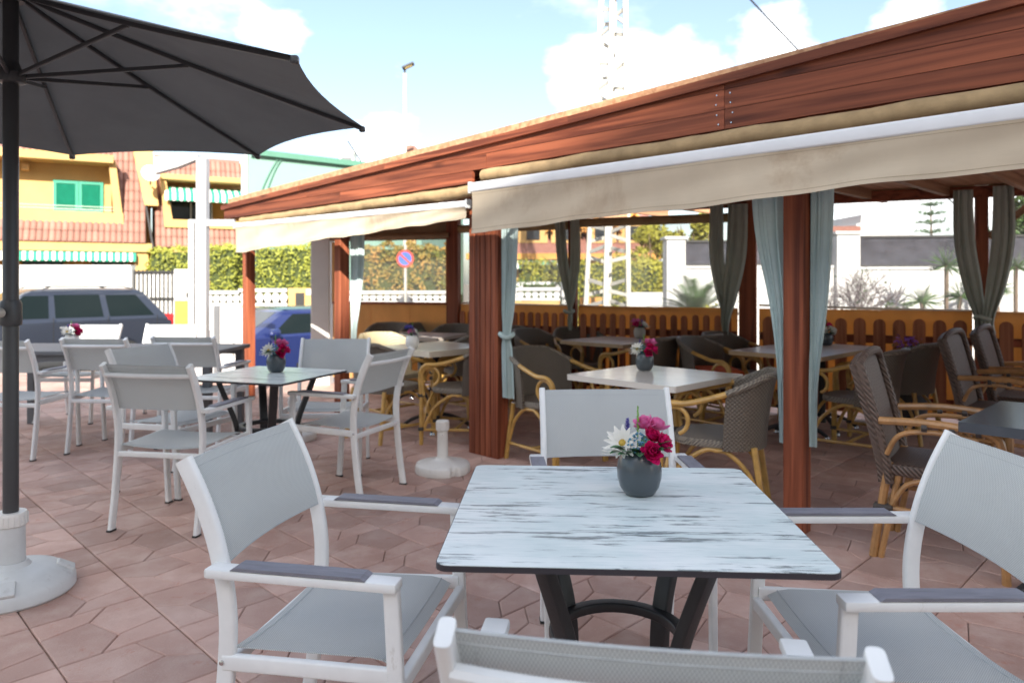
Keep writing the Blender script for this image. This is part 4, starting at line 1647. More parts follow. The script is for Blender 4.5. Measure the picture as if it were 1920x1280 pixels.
# cane chairs ----------------------------------------------------------------
def make_cane_chair(label, wick='wicker', cane='bamboo'):
    t = thing('cane_armchair', label, 'chair', group='round-backed cane armchairs under the pergola')

    def sup(a, rx, ry, e=2.8):
        c, s = math.cos(a), math.sin(a)
        k = (abs(c / rx) ** e + abs(s / ry) ** e) ** (-1 / e)
        return c * k, s * k
    ring = [sup(2 * PI * i / 28, .245, .25) for i in range(28)]
    sm = MB()
    lv = [(.86, .405), (.99, .412), (1.0, .435), (.96, .452), (.7, .456), (.3, .45)]
    n = 28
    vs = [(x * k, y * k, z) for k, z in lv for x, y in ring]
    fs = [(i * n + j, i * n + (j + 1) % n, (i + 1) * n + (j + 1) % n, (i + 1) * n + j) for i in range(len(lv) - 1) for j in range(n)]
    fs += [tuple(range(n))[::-1], tuple((len(lv) - 1) * n + j for j in range(n))]
    sm.add(vs, fs).build('seat', M[wick], t, True)

    def shell(u, v):
        a = R(-90 + (u - .5) * 160)
        x, y = sup(a, .262, .262, 2.4)
        side = abs(u - .5) * 2
        top = .81 - .015 * side - .085 * max(0, side - .5) / .5
        z = .40 + (top - .40) * v
        lean = .05 * v * v * max(0, -math.sin(a)) + .012 * v
        return (x * (1 + .05 * v), y - lean, z)
    MB().grid(shell, 30, 10, .020).build('backrest', M['wicker_shell'] if wick == 'wicker' else M[wick], t, True)
    rim = [shell(i / 30, 1.0) for i in range(31)]
    MB().tube([(p[0], p[1], p[2]) for p in rim], .019, 8).build('rim', M[wick], t, True)
    for s in (-1, 1):
        e = shell(1 if s > 0 else 0, 1.0)
        e2 = shell(.93 if s > 0 else .07, 1.0)
        arm = smooth_path([e2, e, (s * .29, .06, .672), (s * .30, .15, .652), (s * .298, .235, .648), (s * .29, .285, .60), (s * .283, .292, .5), (s * .275, .285, .38)], 5)
        MB().tube(arm, .0165, 8).build('armrest', M[cane], t, True)
        lp = [(s * .287, .205 + .072 * math.cos(a), .545 + .078 * math.sin(a)) for a in [R(-80 + 290 * i / 18) for i in range(19)]]
        lp = [(s * .282, .262, .40)] + [(p[0], p[1], p[2]) for p in [(s * .287, .205 + .072 * math.cos(R(d)), .555 + .075 * math.sin(R(d))) for d in range(-5, 265, 15)]]
        MB().tube(lp, .0125, 8).build('loop', M[cane], t, True)
        fl = MB().tube([(s * .275, .285, .42), (s * .272, .288, 0)], .0165, 8)
        fl.tube([(s * .245, .288, .40), (s * .248, .290, 0)], .0145, 8)
        lg = fl.build('leg', M[cane], t, True)
        for z in (.13, .40):
            MB().box((s * .26, .287, z), (.068, .044, .03), b=.008).build('binding', M['binding'], lg)
        MB().tube([(s * .205, -.205, .42), (s * .225, -.265, 0)], .0175, 8).build('leg', M[cane], t, True)
        MB().tube(smooth_path([(s * .262, .27, .12), (s * .252, .19, .29), (s * .235, .06, .39), (s * .23, -.02, .395)], 5), .013, 8).build('side_brace', M[cane], t, True)
        MB().tube(smooth_path([(s * .217, -.235, .14), (s * .225, -.17, .29), (s * .23, -.07, .385), (s * .232, .0, .395)], 5), .013, 8).build('side_brace', M[cane], t, True)
        MB().tube(smooth_path([(s * .25, .282, .15), (s * .19, .262, .30), (s * .08, .24, .385), (s * .0, .235, .39)], 5), .012, 8).build('front_brace', M[cane], t, True)
        MB().tube([(s * .262, .275, .12), (s * .219, -.245, .12)], .012, 8).build('stretcher', M[cane], t, True)
    MB().tube([(-.24, .02, .12), (.24, .02, .12)], .012, 8).build('stretcher', M[cane], t, True)
    return t


U45, D45 = (C45, -C45), (C45, C45)
NU, ND = (-C45, C45), (-C45, -C45)
cane_spots = [
    (1.19, 4.19, (-.93, .37), 'large wicker cane armchair right of the front cream table, beside the square post'),
    (.30, 5.40, U45, 'cane armchair left of the vase on the front cream table'),
    (1.80, 6.44, U45, 'cane armchair with loop arms left of the long taupe table, nearest one'),
    (2.19, 7.07, (.6, -.8), 'cane armchair tucked behind the far end of the long taupe table'),
    (2.66, 5.57, NU, 'cane armchair right of the square post with its seat and golden legs showing'),
    (3.27, 6.17, NU, 'dark cane armchair in front of purple flowers by the broad pickets'),
    (1.23, 6.80, NU, 'cane armchair with sweeping golden arm right of the far grey table'),
    (1.72, 7.15, NU, 'dark cane armchair seen from its back between two far tables'),
    (.74, 7.86, (.2, -1), 'cane armchair on the far side of the table with the stone coloured vase'),
    (.33, 7.62, U45, 'cane armchair left of the table with the stone coloured vase'),
    (.02, 8.05, (.3, -.95), 'cane armchair deep in shade right beside the teal curtain'),
    (-.41, 6.12, (-1, .12), 'cane armchair with big loop arm half hidden by the clad timber post'),
    (-1.06, 6.21, D45, 'dark cane armchair with its back to us at the small cream table'),
    (-1.50, 8.72, (0, -1), 'leftmost cane armchair against the amber end wall'),
    (-1.06, 8.70, (0, -1), 'middle cane armchair against the amber end wall'),
    (-.70, 8.40, (-.2, -1), 'cane armchair in front of the dark corner post'),
    (-.42, 7.35, NU, 'cane armchair behind the clad timber post, arm reaching to the left'),
]
cproto = make_cane_chair(cane_spots[0][3])
for i, (x, y, f, lab) in enumerate(cane_spots):
    if i == 0:
        cproto.location, cproto.rotation_euler = (x, y, 0), (0, 0, face(*f))
    else:
        copy_tree(cproto, (x, y, 0), face(*f) + random.uniform(-.08, .08), lab)
cc = make_cane_chair('pale cream wicker armchair at the small cream table', 'wicker_cream', 'bamboo')
cc.location, cc.rotation_euler = (-1.14, 6.98, 0), (0, 0, face(*U45))


def make_highback(label):
    t = thing('high_back_wicker_chair', label, 'chair', group='dark high-backed wicker chairs')
    def bk(u, v):
        w = .225 + .02 * v
        top = .965 - .05 * (abs(2 * u - 1) ** 3)
        z = .36 + (top - .36) * v
        return ((u - .5) * 2 * w, -.215 - .13 * v ** 1.3 + .012 * (1 - (2 * u - 1) ** 2), z)
    MB().grid(bk, 14, 12, -.035).build('backrest', M['wicker_brown'], t, True)
    MB().tube([Vector(bk(0, i / 12)) + Vector((0, .015, 0)) for i in range(13)] + [Vector(bk(i / 14, 1)) + Vector((0, .015, 0)) for i in range(1, 15)] + [Vector(bk(1, 1 - i / 12)) + Vector((0, .015, 0)) for i in range(1, 13)], .022, 8).build('rim', M['wicker_brown'], t, True)
    MB().box((0, .0, .425), (.47, .46, .06), b=.02).build('seat', M['wicker_brown'], t, True)
    for s in (-1, 1):
        a = MB().tube(smooth_path([(s * .245, -.24, .655), (s * .275, -.05, .668), (s * .28, .12, .66), (s * .275, .215, .64), (s * .268, .245, .585), (s * .262, .25, .45)], 5), .0185, 8).build('armrest', M['bamboo_dark'], t, True)
        MB().tube(smooth_path([(s * .245, -.21, .50), (s * .265, -.15, .60), (s * .272, -.02, .628), (s * .274, .16, .615)], 5), .012, 8).build('lower_bar', M['bamboo_dark'], a, True)
        for y in (-.06, .05, .15):
            MB().tube([(s * .278, y, .648), (s * .278, y + .022, .648)], .0205, 8).build('node_ring', M['binding'], a, True)
        fl = MB().tube([(s * .258, .245, .45), (s * .262, .262, 0)], .018, 8)
        fl.tube([(s * .226, .245, .42), (s * .232, .262, 0)], .015, 8)
        l1 = fl.build('leg', M['bamboo_dark'], t, True)
        MB().box((s * .246, .252, .24), (.075, .05, .035), b=.01).build('binding', M['binding'], l1)
        rl = MB().tube([(s * .215, -.205, .46), (s * .228, -.272, 0)], .019, 8)
        rl.tube([(s * .212, -.165, .40), (s * .224, -.24, 0)], .015, 8)
        l2 = rl.build('leg', M['bamboo_dark'], t, True)
        MB().box((s * .222, -.228, .24), (.055, .085, .035), b=.01).build('binding', M['binding'], l2)
        MB().tube([(s * .235, .25, .24), (s * .22, -.23, .24)], .013, 8).build('stretcher', M['bamboo_dark'], t, True)
        MB().tube(smooth_path([(s * .222, -.19, .26), (s * .225, -.13, .36), (s * .225, -.03, .395)], 4), .012, 8).build('side_brace', M['bamboo_dark'], t, True)
    MB().tube([(-.22, -.23, .24), (.22, -.23, .24)], .013, 8).build('stretcher', M['bamboo_dark'], t, True)
    return t


hb = make_highback('nearest dark high-backed wicker chair with bamboo arms at the slate table')
hb.location, hb.rotation_euler = (2.09, 3.52, 0), (0, 0, face(.80, -.60))
copy_tree(hb, (3.42, 5.02, 0), face(*U45), 'dark high-backed wicker chair at right with arm reaching out of the frame')
copy_tree(hb, (3.98, 5.55, 0), face(*U45), 'farthest dark high-backed wicker chair in front of the amber board')


def pedestal_table(name, label, loc, size, top_m, edge_m, rz=R(-45), th=.035, feet=1, grp='pedestal tables under the pergola'):
    t = thing(name, label, 'table', loc, rz, grp)
    w, l = size
    tp = MB().prism(rrect(w, l, .012, 3), .742 - th, .740).build('tabletop', M[edge_m], t)
    MB().prism(rrect(w - .006, l - .006, .010, 3), .7402, .742).build('top_face', M[top_m], tp)
    for k in range(feet):
        y0 = 0 if feet == 1 else (-l / 4 + k * l / 2)
        MB().lathe([(.035, .06), (.03, .12), (.03, .66), (.06, .70), (.12, .706)], 14, (0, y0, 0)).build('column', M['base_metal'], t, True)
        for q in range(4):
            a = PI / 4 + q * PI / 2
            c, s = math.cos(a), math.sin(a)
            f = MB().sweep(smooth_path([(c * .02, y0 + s * .02, .13), (c * .10, y0 + s * .10, .125), (c * .22, y0 + s * .22, .085), (c * .30, y0 + s * .30, .03)], 4), rrect(.04, .03, .008), side=(-s, c, 0)).build('foot', M['base_metal'], t, True)
            MB().lathe([(.022, 0), (.026, .008), (.02, .028)], 10, (c * .305, y0 + s * .305, 0)).build('foot_cap', M['chrome'], f, True)
    return t


pedestal_table('cream_table', 'cream stone topped table with dark vase in the middle of the pergola', (.89, 4.53, 0), (.78, .78), 'stone_top', 'stone_top')
pedestal_table('cream_table', 'small cream topped table with white vase left of the clad post', (-.68, 6.55, 0), (.78, .78), 'cream', 'cream', th=.05)
pedestal_table('grey_table', 'taupe topped table by the narrow pickets with stone coloured vase', (1.02, 7.22, 0), (.78, .78), 'grey_top', 'tan_edge')
pedestal_table('grey_table', 'long taupe topped table behind the square post', (2.55, 6.30, 0), (.78, 1.30), 'grey_top', 'tan_edge', feet=2)
pedestal_table('grey_table', 'farthest grey topped table in front of the amber end wall', (-1.0, 7.95, 0), (.78, .78), 'grey_top', 'grey_top', R(-20))
pedestal_table('slate_table', 'slate grey table cut by the right edge of the frame', (2.36, 2.98, 0), (.76, .76), 'slate_top', 'slate_top', th=.04)

v = make_vase('dark grey vase with fuchsia flowers on the cream table in the pergola', 'pot', 8)
v.location, v.rotation_euler = (.86, 4.72, .742), (0, 0, -.2)
v = make_vase('white vase with pink flowers on the small cream table', 'pot_white', 9, ('pink', 'violet'))
v.location, v.rotation_euler = (-.86, 6.28, .742), (0, 0, 2.2)
v = make_vase('stone coloured vase with pink flowers on the far taupe table', 'pot_stone', 10)
v.location, v.rotation_euler = (1.30, 7.42, .742), (0, 0, 2.6)
v = make_vase('dark vase with white and red flowers at the far end of the long table', 'pot', 11, ('petal_white', 'fuchsia'))
v.location, v.rotation_euler = (2.86, 6.62, .742), (0, 0, .3)
# purple flowers and the orange cushion at the back
cu = MB().box((2.13, 6.02, .50), (.42, .42, .10), b=.045).build('seat_cushion', mat('orange_red_cushion', (.60, .10, .02), .8, var=.15, vscale=6))
cu.rotation_euler = (0, 0, 0)
tag(cu, 'orange red cushion lying on a cane seat under the long table', 'cushion')
cu.location = (1.80 - 2.13, 6.44 - 6.02, .01)

# ------------------------------------------------------------------ foliage helpers
def leaf_quads(mb, p, size, rnd, nrm=None, flat=.0):
    d = Vector((rnd.gauss(0, 1), rnd.gauss(0, 1), rnd.gauss(0, 1)))
    if nrm is not None:
        d = d * .7 + Vector(nrm)
    d.normalize()
    a = d.orthogonal().normalized()
    th = rnd.uniform(0, 2 * PI)
    b_ = d.cross(a)
    e1 = a * math.cos(th) + b_ * math.sin(th)
    e2 = d.cross(e1)
    s = size * rnd.uniform(.6, 1.3)
    P = Vector(p)
    mb.add([tuple(P - e1 * s), tuple(P - e2 * s * .5 + d * s * .15), tuple(P + e1 * s), tuple(P + e2 * s * .5 + d * s * .15)], [(0, 1, 2, 3)])


def hedge(name, label, x0, x1, y0, y1, z0, z1, m, leaf=.05, dens=260, seed=0, lump=.06, loc_cat='hedge', grp='clipped hedges across the street'):
    rnd = random.Random(seed)
    t = thing(name, label, loc_cat, ((x0 + x1) / 2, (y0 + y1) / 2, z0), 0, grp)
    cx, cy = (x0 + x1) / 2, (y0 + y1) / 2
    w, d, h = (x1 - x0) / 2, (y1 - y0) / 2, z1 - z0
    MB().box((0, 0, h / 2 - .02), (2 * w - .16, 2 * d - .16, h - .12)).build('branches', M['hedge_in'], t)
    mb = MB()
    area = 2 * w * h + 2 * d * h * 2 + 4 * w * d
    for _ in range(int(area * dens)):
        r = rnd.random() * (2 * w * h + 2 * (2 * d * h) + 4 * w * d)
        if r < 2 * w * h:
            p = Vector((rnd.uniform(-w, w), -d, rnd.uniform(0, h)))
            nn = (0, -1, .3)
        elif r < 2 * w * h + 4 * d * h:
            p = Vector((rnd.choice((-w, w)), rnd.uniform(-d, d), rnd.uniform(0, h)))
            nn = (1 if p.x > 0 else -1, 0, .3)
        else:
            p = Vector((rnd.uniform(-w, w), rnd.uniform(-d, d), h))
            nn = (0, -.3, 1)
        off = lump * (math.sin(p.x * 5.1 + seed) * math.sin(p.z * 4.3 + p.x) + .6 * math.sin(p.x * 11 + p.z * 9)) + rnd.uniform(-.10, .03) + abs(rnd.gauss(0, .045))
        p += Vector(nn).normalized() * off
        leaf_quads(mb, p, leaf, rnd, nn)
    mb.build('foliage', m, t)
    return t


def round_tree(name, label, loc, h, r, m, seed, trunk_r=.12, leaf=.09, n=3500, squash=.8):
    rnd = random.Random(seed)
    t = thing(name, label, 'tree', loc)
    tr = MB().tube(smooth_path([(0, 0, 0), (rnd.uniform(-.1, .1), 0, h * .35), (rnd.uniform(-.15, .15), .05, h * .7)], 4), trunk_r, 8, scale=[1 - .06 * i for i in range(9)])
    for i in range(7):
        a = rnd.uniform(0, 2 * PI)
        tr.tube([(0, 0, h * rnd.uniform(.4, .6)), (math.cos(a) * r * .7, math.sin(a) * r * .7, h * rnd.uniform(.65, .95))], trunk_r * .35, 5, scale=[1, .3])
    tr.build('trunk', M['bark'], t, True)
    cl = []
    for i in range(16):
        a, z = rnd.uniform(0, 2 * PI), rnd.uniform(-1, 1)
        q = math.sqrt(1 - z * z) * rnd.uniform(.4, .95)
        cl.append((Vector((q * math.cos(a) * r, q * math.sin(a) * r, h * .72 + z * r * squash)), r * rnd.uniform(.28, .48)))
    mb = MB()
    for _ in range(n):
        c, rr = rnd.choice(cl)
        v_ = Vector((rnd.gauss(0, 1), rnd.gauss(0, 1), rnd.gauss(0, 1))).normalized() * rr * rnd.uniform(.55, 1.05)
        leaf_quads(mb, c + v_, leaf, rnd, v_.normalized())
    mb.build('crown', m, t)
    return t


# ------------------------------------------------------------------ purple flowers beside the pickets
pl = thing('flowering_plant', 'small purple flowering plant in a pot behind the dark cane armchair', 'plant', (3.62, 6.62, 0))
MB().lathe([(.10, 0), (.13, .02), (.15, .30), (.16, .32), (.13, .32), (.12, .28), (.001, .28)], 18).build('pot', M['pot'], pl, True)
rp = random.Random(4)
lf, fl = MB(), MB()
for i in range(220):
    a, q = rp.uniform(0, 2 * PI), rp.uniform(0, .17)
    leaf_quads(lf, (q * math.cos(a), q * math.sin(a), rp.uniform(.3, .74)), .03, rp)
for i in range(60):
    a, q = rp.uniform(0, 2 * PI), rp.uniform(.02, .13)
    leaf_quads(fl, (q * math.cos(a), q * math.sin(a), rp.uniform(.72, .83)), .02, rp)
lf.build('foliage', M['leaf'], pl)
fl.build('blossoms', mat('purple_blossoms', (.24, .07, .42), .6, var=.3, vscale=30), pl)

# ------------------------------------------------------------------ white gate at the left edge of the terrace
GY = 9.6
g = thing('white_gate_post', 'tall white steel post with bracket arm and box beside the pergola end', 'post', (at(380, GY), GY, 0))
MB().box((0, 0, zat(297, GY) / 2), (.13, .13, zat(297, GY)), b=.008).build('column', M['gate_white'], g)
MB().box((-.12, .015, zat(412, GY) / 2), (.105, .14, zat(412, GY)), b=.006).build('box_panel', M['gate_white'], g)
MB().box((-.085, -.062, 1.25), (.012, .012, 1.7)).build('slot', M['black_trim'], g)
ar = MB().prism([(-.62, 2.74), (-.62, 2.96), (-.05, 2.99), (-.05, 2.93), (-.30, 2.83)], -.06, .06, 'y')
ar.build('bracket_arm', M['gate_white'], g)
MB().box((.24, .0, zat(418, GY)), (.36, .07, .085), b=.006).build('cross_arm', M['gate_white'], g)
for z in (.72, 1.18):
    MB().box((-.14, -.062, z), (.06, .02, .012)).build('hinge', M['galv'], g)
gp = thing('white_gate', 'low white panelled gate leaf beside the orange-lit post', 'gate', (at(425, GY), GY + .02, 0))
MB().box((0, 0, .50), (.44, .05, .98), b=.006).build('gate_panel', M['gate_white'], gp)
MB().box((-.125, -.035, .50), (.07, .03, 1.02)).build('shadow_strip', M['table_grey'], gp)  # dark strip standing in for a post's shadow on the gate
MB().tube(smooth_path([(.10, -.03, .36), (.10, -.075, .38), (.10, -.075, .52), (.10, -.03, .54)], 3), .008, 6).build('handle', M['galv'], gp, True)

# ------------------------------------------------------------------ cars
def wheel(parent, x, y, r, w, z):
    t = MB().lathe([(r * .62, -w / 2), (r * .93, -w / 2), (r, -w / 2 + .03), (r, w / 2 - .03), (r * .93, w / 2), (r * .62, w / 2)], 26)
    me = bpy.data.objects.new('wheel', t.mesh('wheel', True))
    COL.objects.link(me)
    me.data.materials.append(M['tyre'])
    me.parent = parent
    me.location = (x, y, z)
    me.rotation_euler = (R(90), 0, 0)
    rm = MB()
    for s in (-1, 1):
        rm.lathe([(r * .64, s * w * .40), (r * .60, s * w * .46), (r * .55, s * w * .40)], 24)
        for k in range(5):
            a = 2 * PI * k / 5
            rm.box((0, 0, 0), (r * .58, .05, .02), Matrix.Translation((math.cos(a) * r * .3, math.sin(a) * r * .3, s * w * .42)) @ Matrix.Rotation(a, 4, 'Z'))
    rm.lathe([(r * .18, -w * .45), (r * .18, w * .45)], 12)
    rm.build('rim', M['rim'], me)


def car(name, label, loc, rz, body, cab, W, belt, roofz, paint, roofm, wins, wheels, wr, lamp_z, length, rear_lamp_z, rails=False):
    """body: side outline (x from nose, z); cab: (x front base, x rear base, x front top, x rear top)"""
    t = thing(name, label, 'car', loc, rz)
    bm = bmesh.new()
    hw = W / 2
    lo = [bm.verts.new((x, -hw, z)) for x, z in body]
    hi = [bm.verts.new((x, hw, z)) for x, z in body]
    bm.faces.new(lo)
    bm.faces.new(hi[::-1])
    n = len(body)
    for i in range(n):
        bm.faces.new((lo[(i + 1) % n], lo[i], hi[i], hi[(i + 1) % n]))
    side_edges = [e for e in bm.edges if abs(e.verts[0].co.y - e.verts[1].co.y) < 1e-5 and (e.verts[0].co.z + e.verts[1].co.z) / 2 > .5]
    bmesh.ops.bevel(bm, geom=side_edges, offset=.07, segments=3, affect='EDGES', clamp_overlap=True)
    bmesh.ops.recalc_face_normals(bm, faces=bm.faces)
    me = bpy.data.meshes.new('body')
    bm.to_mesh(me)
    bm.free()
    me.polygons.foreach_set('use_smooth', [True] * len(me.polygons))
    me.set_sharp_from_angle(angle=R(35))
    link('body', me, M[paint], t)
    fb, rb, ft, rt = cab

    def hwid(f):
        return (hw - .05) - (hw * .20) * f
    lv = []
    for f, in_ in ((-.1, 0), (0, 0), (.25, 0), (.5, .0), (.75, .0), (.92, 0), (1.0, .05), (1.06, .16)):
        ff = min(f, 1.0)
        z = belt + (roofz - .05 - belt) * f
        x0, x1 = fb + (ft - fb) * ff + in_, rb + (rt - rb) * ff - in_
        y = hwid(ff) - in_ * .9
        lv.append([(x0 + .06, -y, z), (x1 - .06, -y, z), (x1, -y + .10, z), (x1, y - .10, z), (x1 - .06, y, z), (x0 + .06, y, z), (x0, y - .12, z), (x0, -y + .12, z)])
    cabm = MB()
    k = 8
    vs = [p for r in lv for p in r]
    fs = [(i * k + j, i * k + (j + 1) % k, (i + 1) * k + (j + 1) % k, (i + 1) * k + j) for i in range(len(lv) - 1) for j in range(k)]
    fs.append(tuple((len(lv) - 1) * k + j for j in range(k)))
    cabm.add(vs, fs).build('cabin', M[paint], t, True)
    # roof skin
    rfm = MB()
    f0 = 1.0
    rp_ = lambda in_, z: [(ft + in_, -hwid(1) + in_ * .9, z), (rt - in_, -hwid(1) + in_ * .9, z), (rt - in_, hwid(1) - in_ * .9, z), (ft + in_, hwid(1) - in_ * .9, z)]
    a, b_ = rp_(.06, roofz - .045), rp_(.20, roofz - .008)
    rfm.add(a + b_, [(0, 1, 5, 4), (1, 2, 6, 5), (2, 3, 7, 6), (3, 0, 4, 7), (4, 5, 6, 7)])
    rfm.build('roof', M[roofm], t, True)
    for s in (-1, 1):
        for (xb0, xb1, xt0, xt1, f0, f1) in wins:
            P = []
            for (x, f) in ((xb0, f0), (xb1, f0), (xt1, f1), (xt0, f1)):
                P.append((x, s * (hwid(f) + .004), belt + (roofz - .05 - belt) * f))
            q = MB().add(P + [(p[0], p[1] - s * .012, p[2]) for p in P], [(0, 1, 2, 3), (7, 6, 5, 4), (0, 4, 5, 1), (1, 5, 6, 2), (2, 6, 7, 3), (3, 7, 4, 0)])
            q.build('window', M['car_glass'], t)
        for x in [w_[0] - .06 for w_ in wins] + [wins[-1][1] + .03]:
            MB().box((x, s * (hw + .001), (belt + .34) / 2 + .12), (.009, .012, belt - .42)).build('door_seam', M['black_trim'], t)
        MB().box(((fb + rb) / 2 + .1, s * (hw + .004), .42), (rb - fb - 1.6, .02, .07), b=.006).build('side_moulding', M['black_trim'], t)
        mirror = MB().box((fb + .42, s * (hw + .09), belt + .08), (.14, .19, .13), b=.04).build('mirror', M[paint], t, True)
        for x in ((fb + rb) / 2 - .30, (fb + rb) / 2 + .62):
            MB().box((x, s * (hw + .006), belt - .13), (.20, .03, .035), b=.01).build('handle', M['rim'], t)
        MB().box((length - .07, s * (hw - .14), rear_lamp_z), (.13, .26, .30), b=.03).build('taillight', M['lamp_red'], t, True)
        MB().box((.14, s * (hw - .22), lamp_z), (.24, .36, .15), b=.04).build('headlight', M['lamp_clear'], t, True)
        if rails:
            MB().tube([(ft + .25, s * (hwid(1) - .06), roofz - .02), (ft + .4, s * (hwid(1) - .06), roofz + .035), (rt - .4, s * (hwid(1) - .06), roofz + .03), (rt - .2, s * (hwid(1) - .06), roofz - .02)], .014, 6).build('roof_rail', M['black_trim'], t, True)
        for x in wheels:
            wheel(t, x, s * (hw - .11), wr, .22, wr)
    # windscreen and rear window
    for (x0, x1, sg) in ((fb, ft, -1), (rb, rt, 1)):
        f0, f1 = .12, .92
        P = []
        for f, s in ((f0, -1), (f0, 1), (f1, 1), (f1, -1)):
            P.append((x0 + (x1 - x0) * f + sg * .006, s * (hwid(f) - .17), belt + (roofz - .05 - belt) * f))
        MB().add(P + [(p[0] - sg * .02, p[1], p[2]) for p in P], [(0, 1, 2, 3), (7, 6, 5, 4), (0, 4, 5, 1), (1, 5, 6, 2), (2, 6, 7, 3), (3, 7, 4, 0)]).build('windscreen' if sg < 0 else 'rear_window', M['car_glass'], t)
    for x, d in ((-.01, 1), (length + .01, 1)):
        MB().box((x, 0, .36), (.1, W - .14, .18), b=.04).build('bumper', M['black_trim'], t, True)
    return t


def arch(cx, r, n=9):
    return [(cx + r * math.cos(R(180 - 180 * i / n)), .28 + r * .98 * math.sin(R(180 - 180 * i / n))) for i in range(n + 1)]


suv_body = [(.02, .28)] + arch(.92, .37) + arch(3.75, .37) + [(4.72, .28), (4.78, .62), (4.74, 1.02), (4.55, 1.08), (1.15, 1.02), (.55, .93), (.12, .80), (0, .62)]
suv_wins = [(1.40, 2.30, 1.92, 2.34, .10, .84), (2.42, 3.32, 2.44, 3.28, .10, .86), (3.44, 4.36, 3.40, 4.02, .10, .84)]
SY = 14.6
car('parked_car', 'dark slate blue estate car parked across the street at left', (-11.15, 12.95, ROAD), R(52), suv_body, (1.05, 4.70, 2.02, 4.20), 1.86, 1.05, 1.70, 'suv_paint', 'suv_roof', suv_wins, (.92, 3.75), .335, .74, 4.78, .98, True)
hb_body = [(.02, .26)] + arch(.80, .34) + arch(3.20, .34) + [(3.95, .26), (4.02, .6), (3.98, .92), (3.85, .98), (1.15, .95), (.5, .82), (.1, .68), (0, .52)]
hb_wins = [(1.45, 2.30, 1.92, 2.34, .08, .84), (2.42, 3.25, 2.46, 3.20, .08, .86), (3.34, 3.70, 3.30, 3.50, .12, .80)]
BY = 12.3
car('parked_car', 'royal blue hatchback parked behind the white gate and pergola post', (-5.62, 11.80, ROAD - .04), R(50), hb_body, (.98, 3.96, 1.78, 3.52), 1.72, .93, 1.42, 'blue_paint', 'blue_paint', hb_wins, (.80, 3.20), .30, .66, 4.02, .85)

# ------------------------------------------------------------------ far side of the street
WY = 18.6
w1 = thing('boundary_wall', 'plain white garden wall behind the slate blue car', 'wall', (at(100, WY), WY, ROAD))
xa, xb = at(-260, WY) - at(100, WY), at(250, WY) - at(100, WY)
h1 = zat(500, WY) - ROAD
MB().box(((xa + xb) / 2, 0, h1 / 2), (xb - xa, .2, h1)).build('wall', M['render_white'], w1)
MB().box(((xa + xb) / 2, 0, h1 + .02), (xb - xa, .26, .04)).build('coping', M['render_white'], w1)
mg = thing('iron_gate', 'black barred iron gate with white sheet behind the bars', 'gate', (at(291, WY), WY, ROAD))
gw = at(330, WY) - at(252, WY)
gh = zat(506, WY) - ROAD
MB().box((0, .06, gh / 2), (gw, .02, gh - .05)).build('sheet', M['render_white'], mg)
for i in range(11):
    MB().box((-gw / 2 + gw * i / 10, 0, gh / 2), (.028, .028, gh)).build('bar', M['black_iron'], mg)
for z in (.12, gh * .66, gh - .05):
    MB().box((0, -.002, z), (gw, .034, .05)).build('cross_bar', M['black_iron'], mg)
gpz = zat(505, WY) - ROAD
p = thing('gate_pillar', 'white topped orange gate pillar with letter slot beside the iron gate', 'pillar', (at(352, WY), WY, ROAD))
MB().box((0, 0, .68), (.55, .3, 1.36)).build('orange_lower_part', M['orange'], p)
MB().box((0, 0, 1.36 + (gpz - 1.36) / 2), (.56, .31, gpz - 1.36)).build('white_upper_part', M['render_white'], p)
MB().box((.12, -.16, 1.50), (.18, .02, .14)).build('letter_slot', M['black_trim'], p)


def balustrade(label, px0, px1, Yb, zt, zb, low_mat, nb):
    x0, x1 = at(px0, Yb), at(px1, Yb)
    t = thing('balustrade_wall', label, 'wall', ((x0 + x1) / 2, Yb, ROAD), 0, 'white balustrades across the street')
    w = x1 - x0
    zt, zb = zt - ROAD, zb - ROAD
    MB().box((0, 0, zb / 2), (w, .18, zb)).build('base_wall', M[low_mat], t)
    MB().box((0, 0, zb + .03), (w, .22, .06)).build('bottom_rail', M['render_white'], t)
    MB().box((0, 0, zt - .04), (w, .24, .08)).build('top_rail', M['render_white'], t)
    hh = (zt - .08) - (zb + .06)
    r = .5 * w / nb
    poly = [(-r * .42, 0), (r * .42, 0), (r * .5, hh * .12), (r * .98, hh * .5), (r * .5, hh * .88), (r * .42, hh), (-r * .42, hh), (-r * .5, hh * .88), (-r * .98, hh * .5), (-r * .5, hh * .12)]
    me = MB().prism(poly, -.05, .05, 'y').mesh('baluster')
    for i in range(nb):
        b = link('baluster', me, M['render_white'], t)
        b.location = (-w / 2 + w * (i + .5) / nb, 0, zb + .06)
    return t


balustrade('white balustrade on a white wall right of the tall white post', 388, 450, WY, zat(545, WY), zat(573, WY), 'render_white', 5)
balustrade('white balustrade on an ochre wall below the clipped hedge', 450, 540, WY, zat(541, WY), zat(573, WY), 'ochre', 6)
balustrade('white balustrade seen through the end wall window below the mixed hedge', 640, 838, WY, zat(545, WY), zat(568, WY), 'ochre', 15)
balustrade('white balustrade beyond the blind right of the clad post', 930, 1050, WY, zat(539, WY), zat(563, WY), 'ochre', 9)
p = thing('mailbox_pillar', 'ochre wall pillar with black mailbox beside the green door', 'pillar', (at(565, WY), WY, ROAD))
ph_ = zat(540, WY) - ROAD
MB().box((0, 0, ph_ / 2), (.60, .22, ph_)).build('wall', M['ochre'], p)
MB().box((.0, -.13, ph_ - .28), (.22, .06, .32), b=.01).build('mailbox', M['black_iron'], p)
MB().box((.22, -.12, ph_ - .10), (.12, .02, .14)).build('plate', M['render_white'], p)
p = thing('green_door', 'narrow green metal door beside the white pillar', 'door', (at(592, WY), WY, ROAD))
gh2 = zat(512, WY) - ROAD
MB().box((0, 0, gh2 / 2), (.22, .06, gh2), b=.005).build('leaf', M['green_paint'], p)
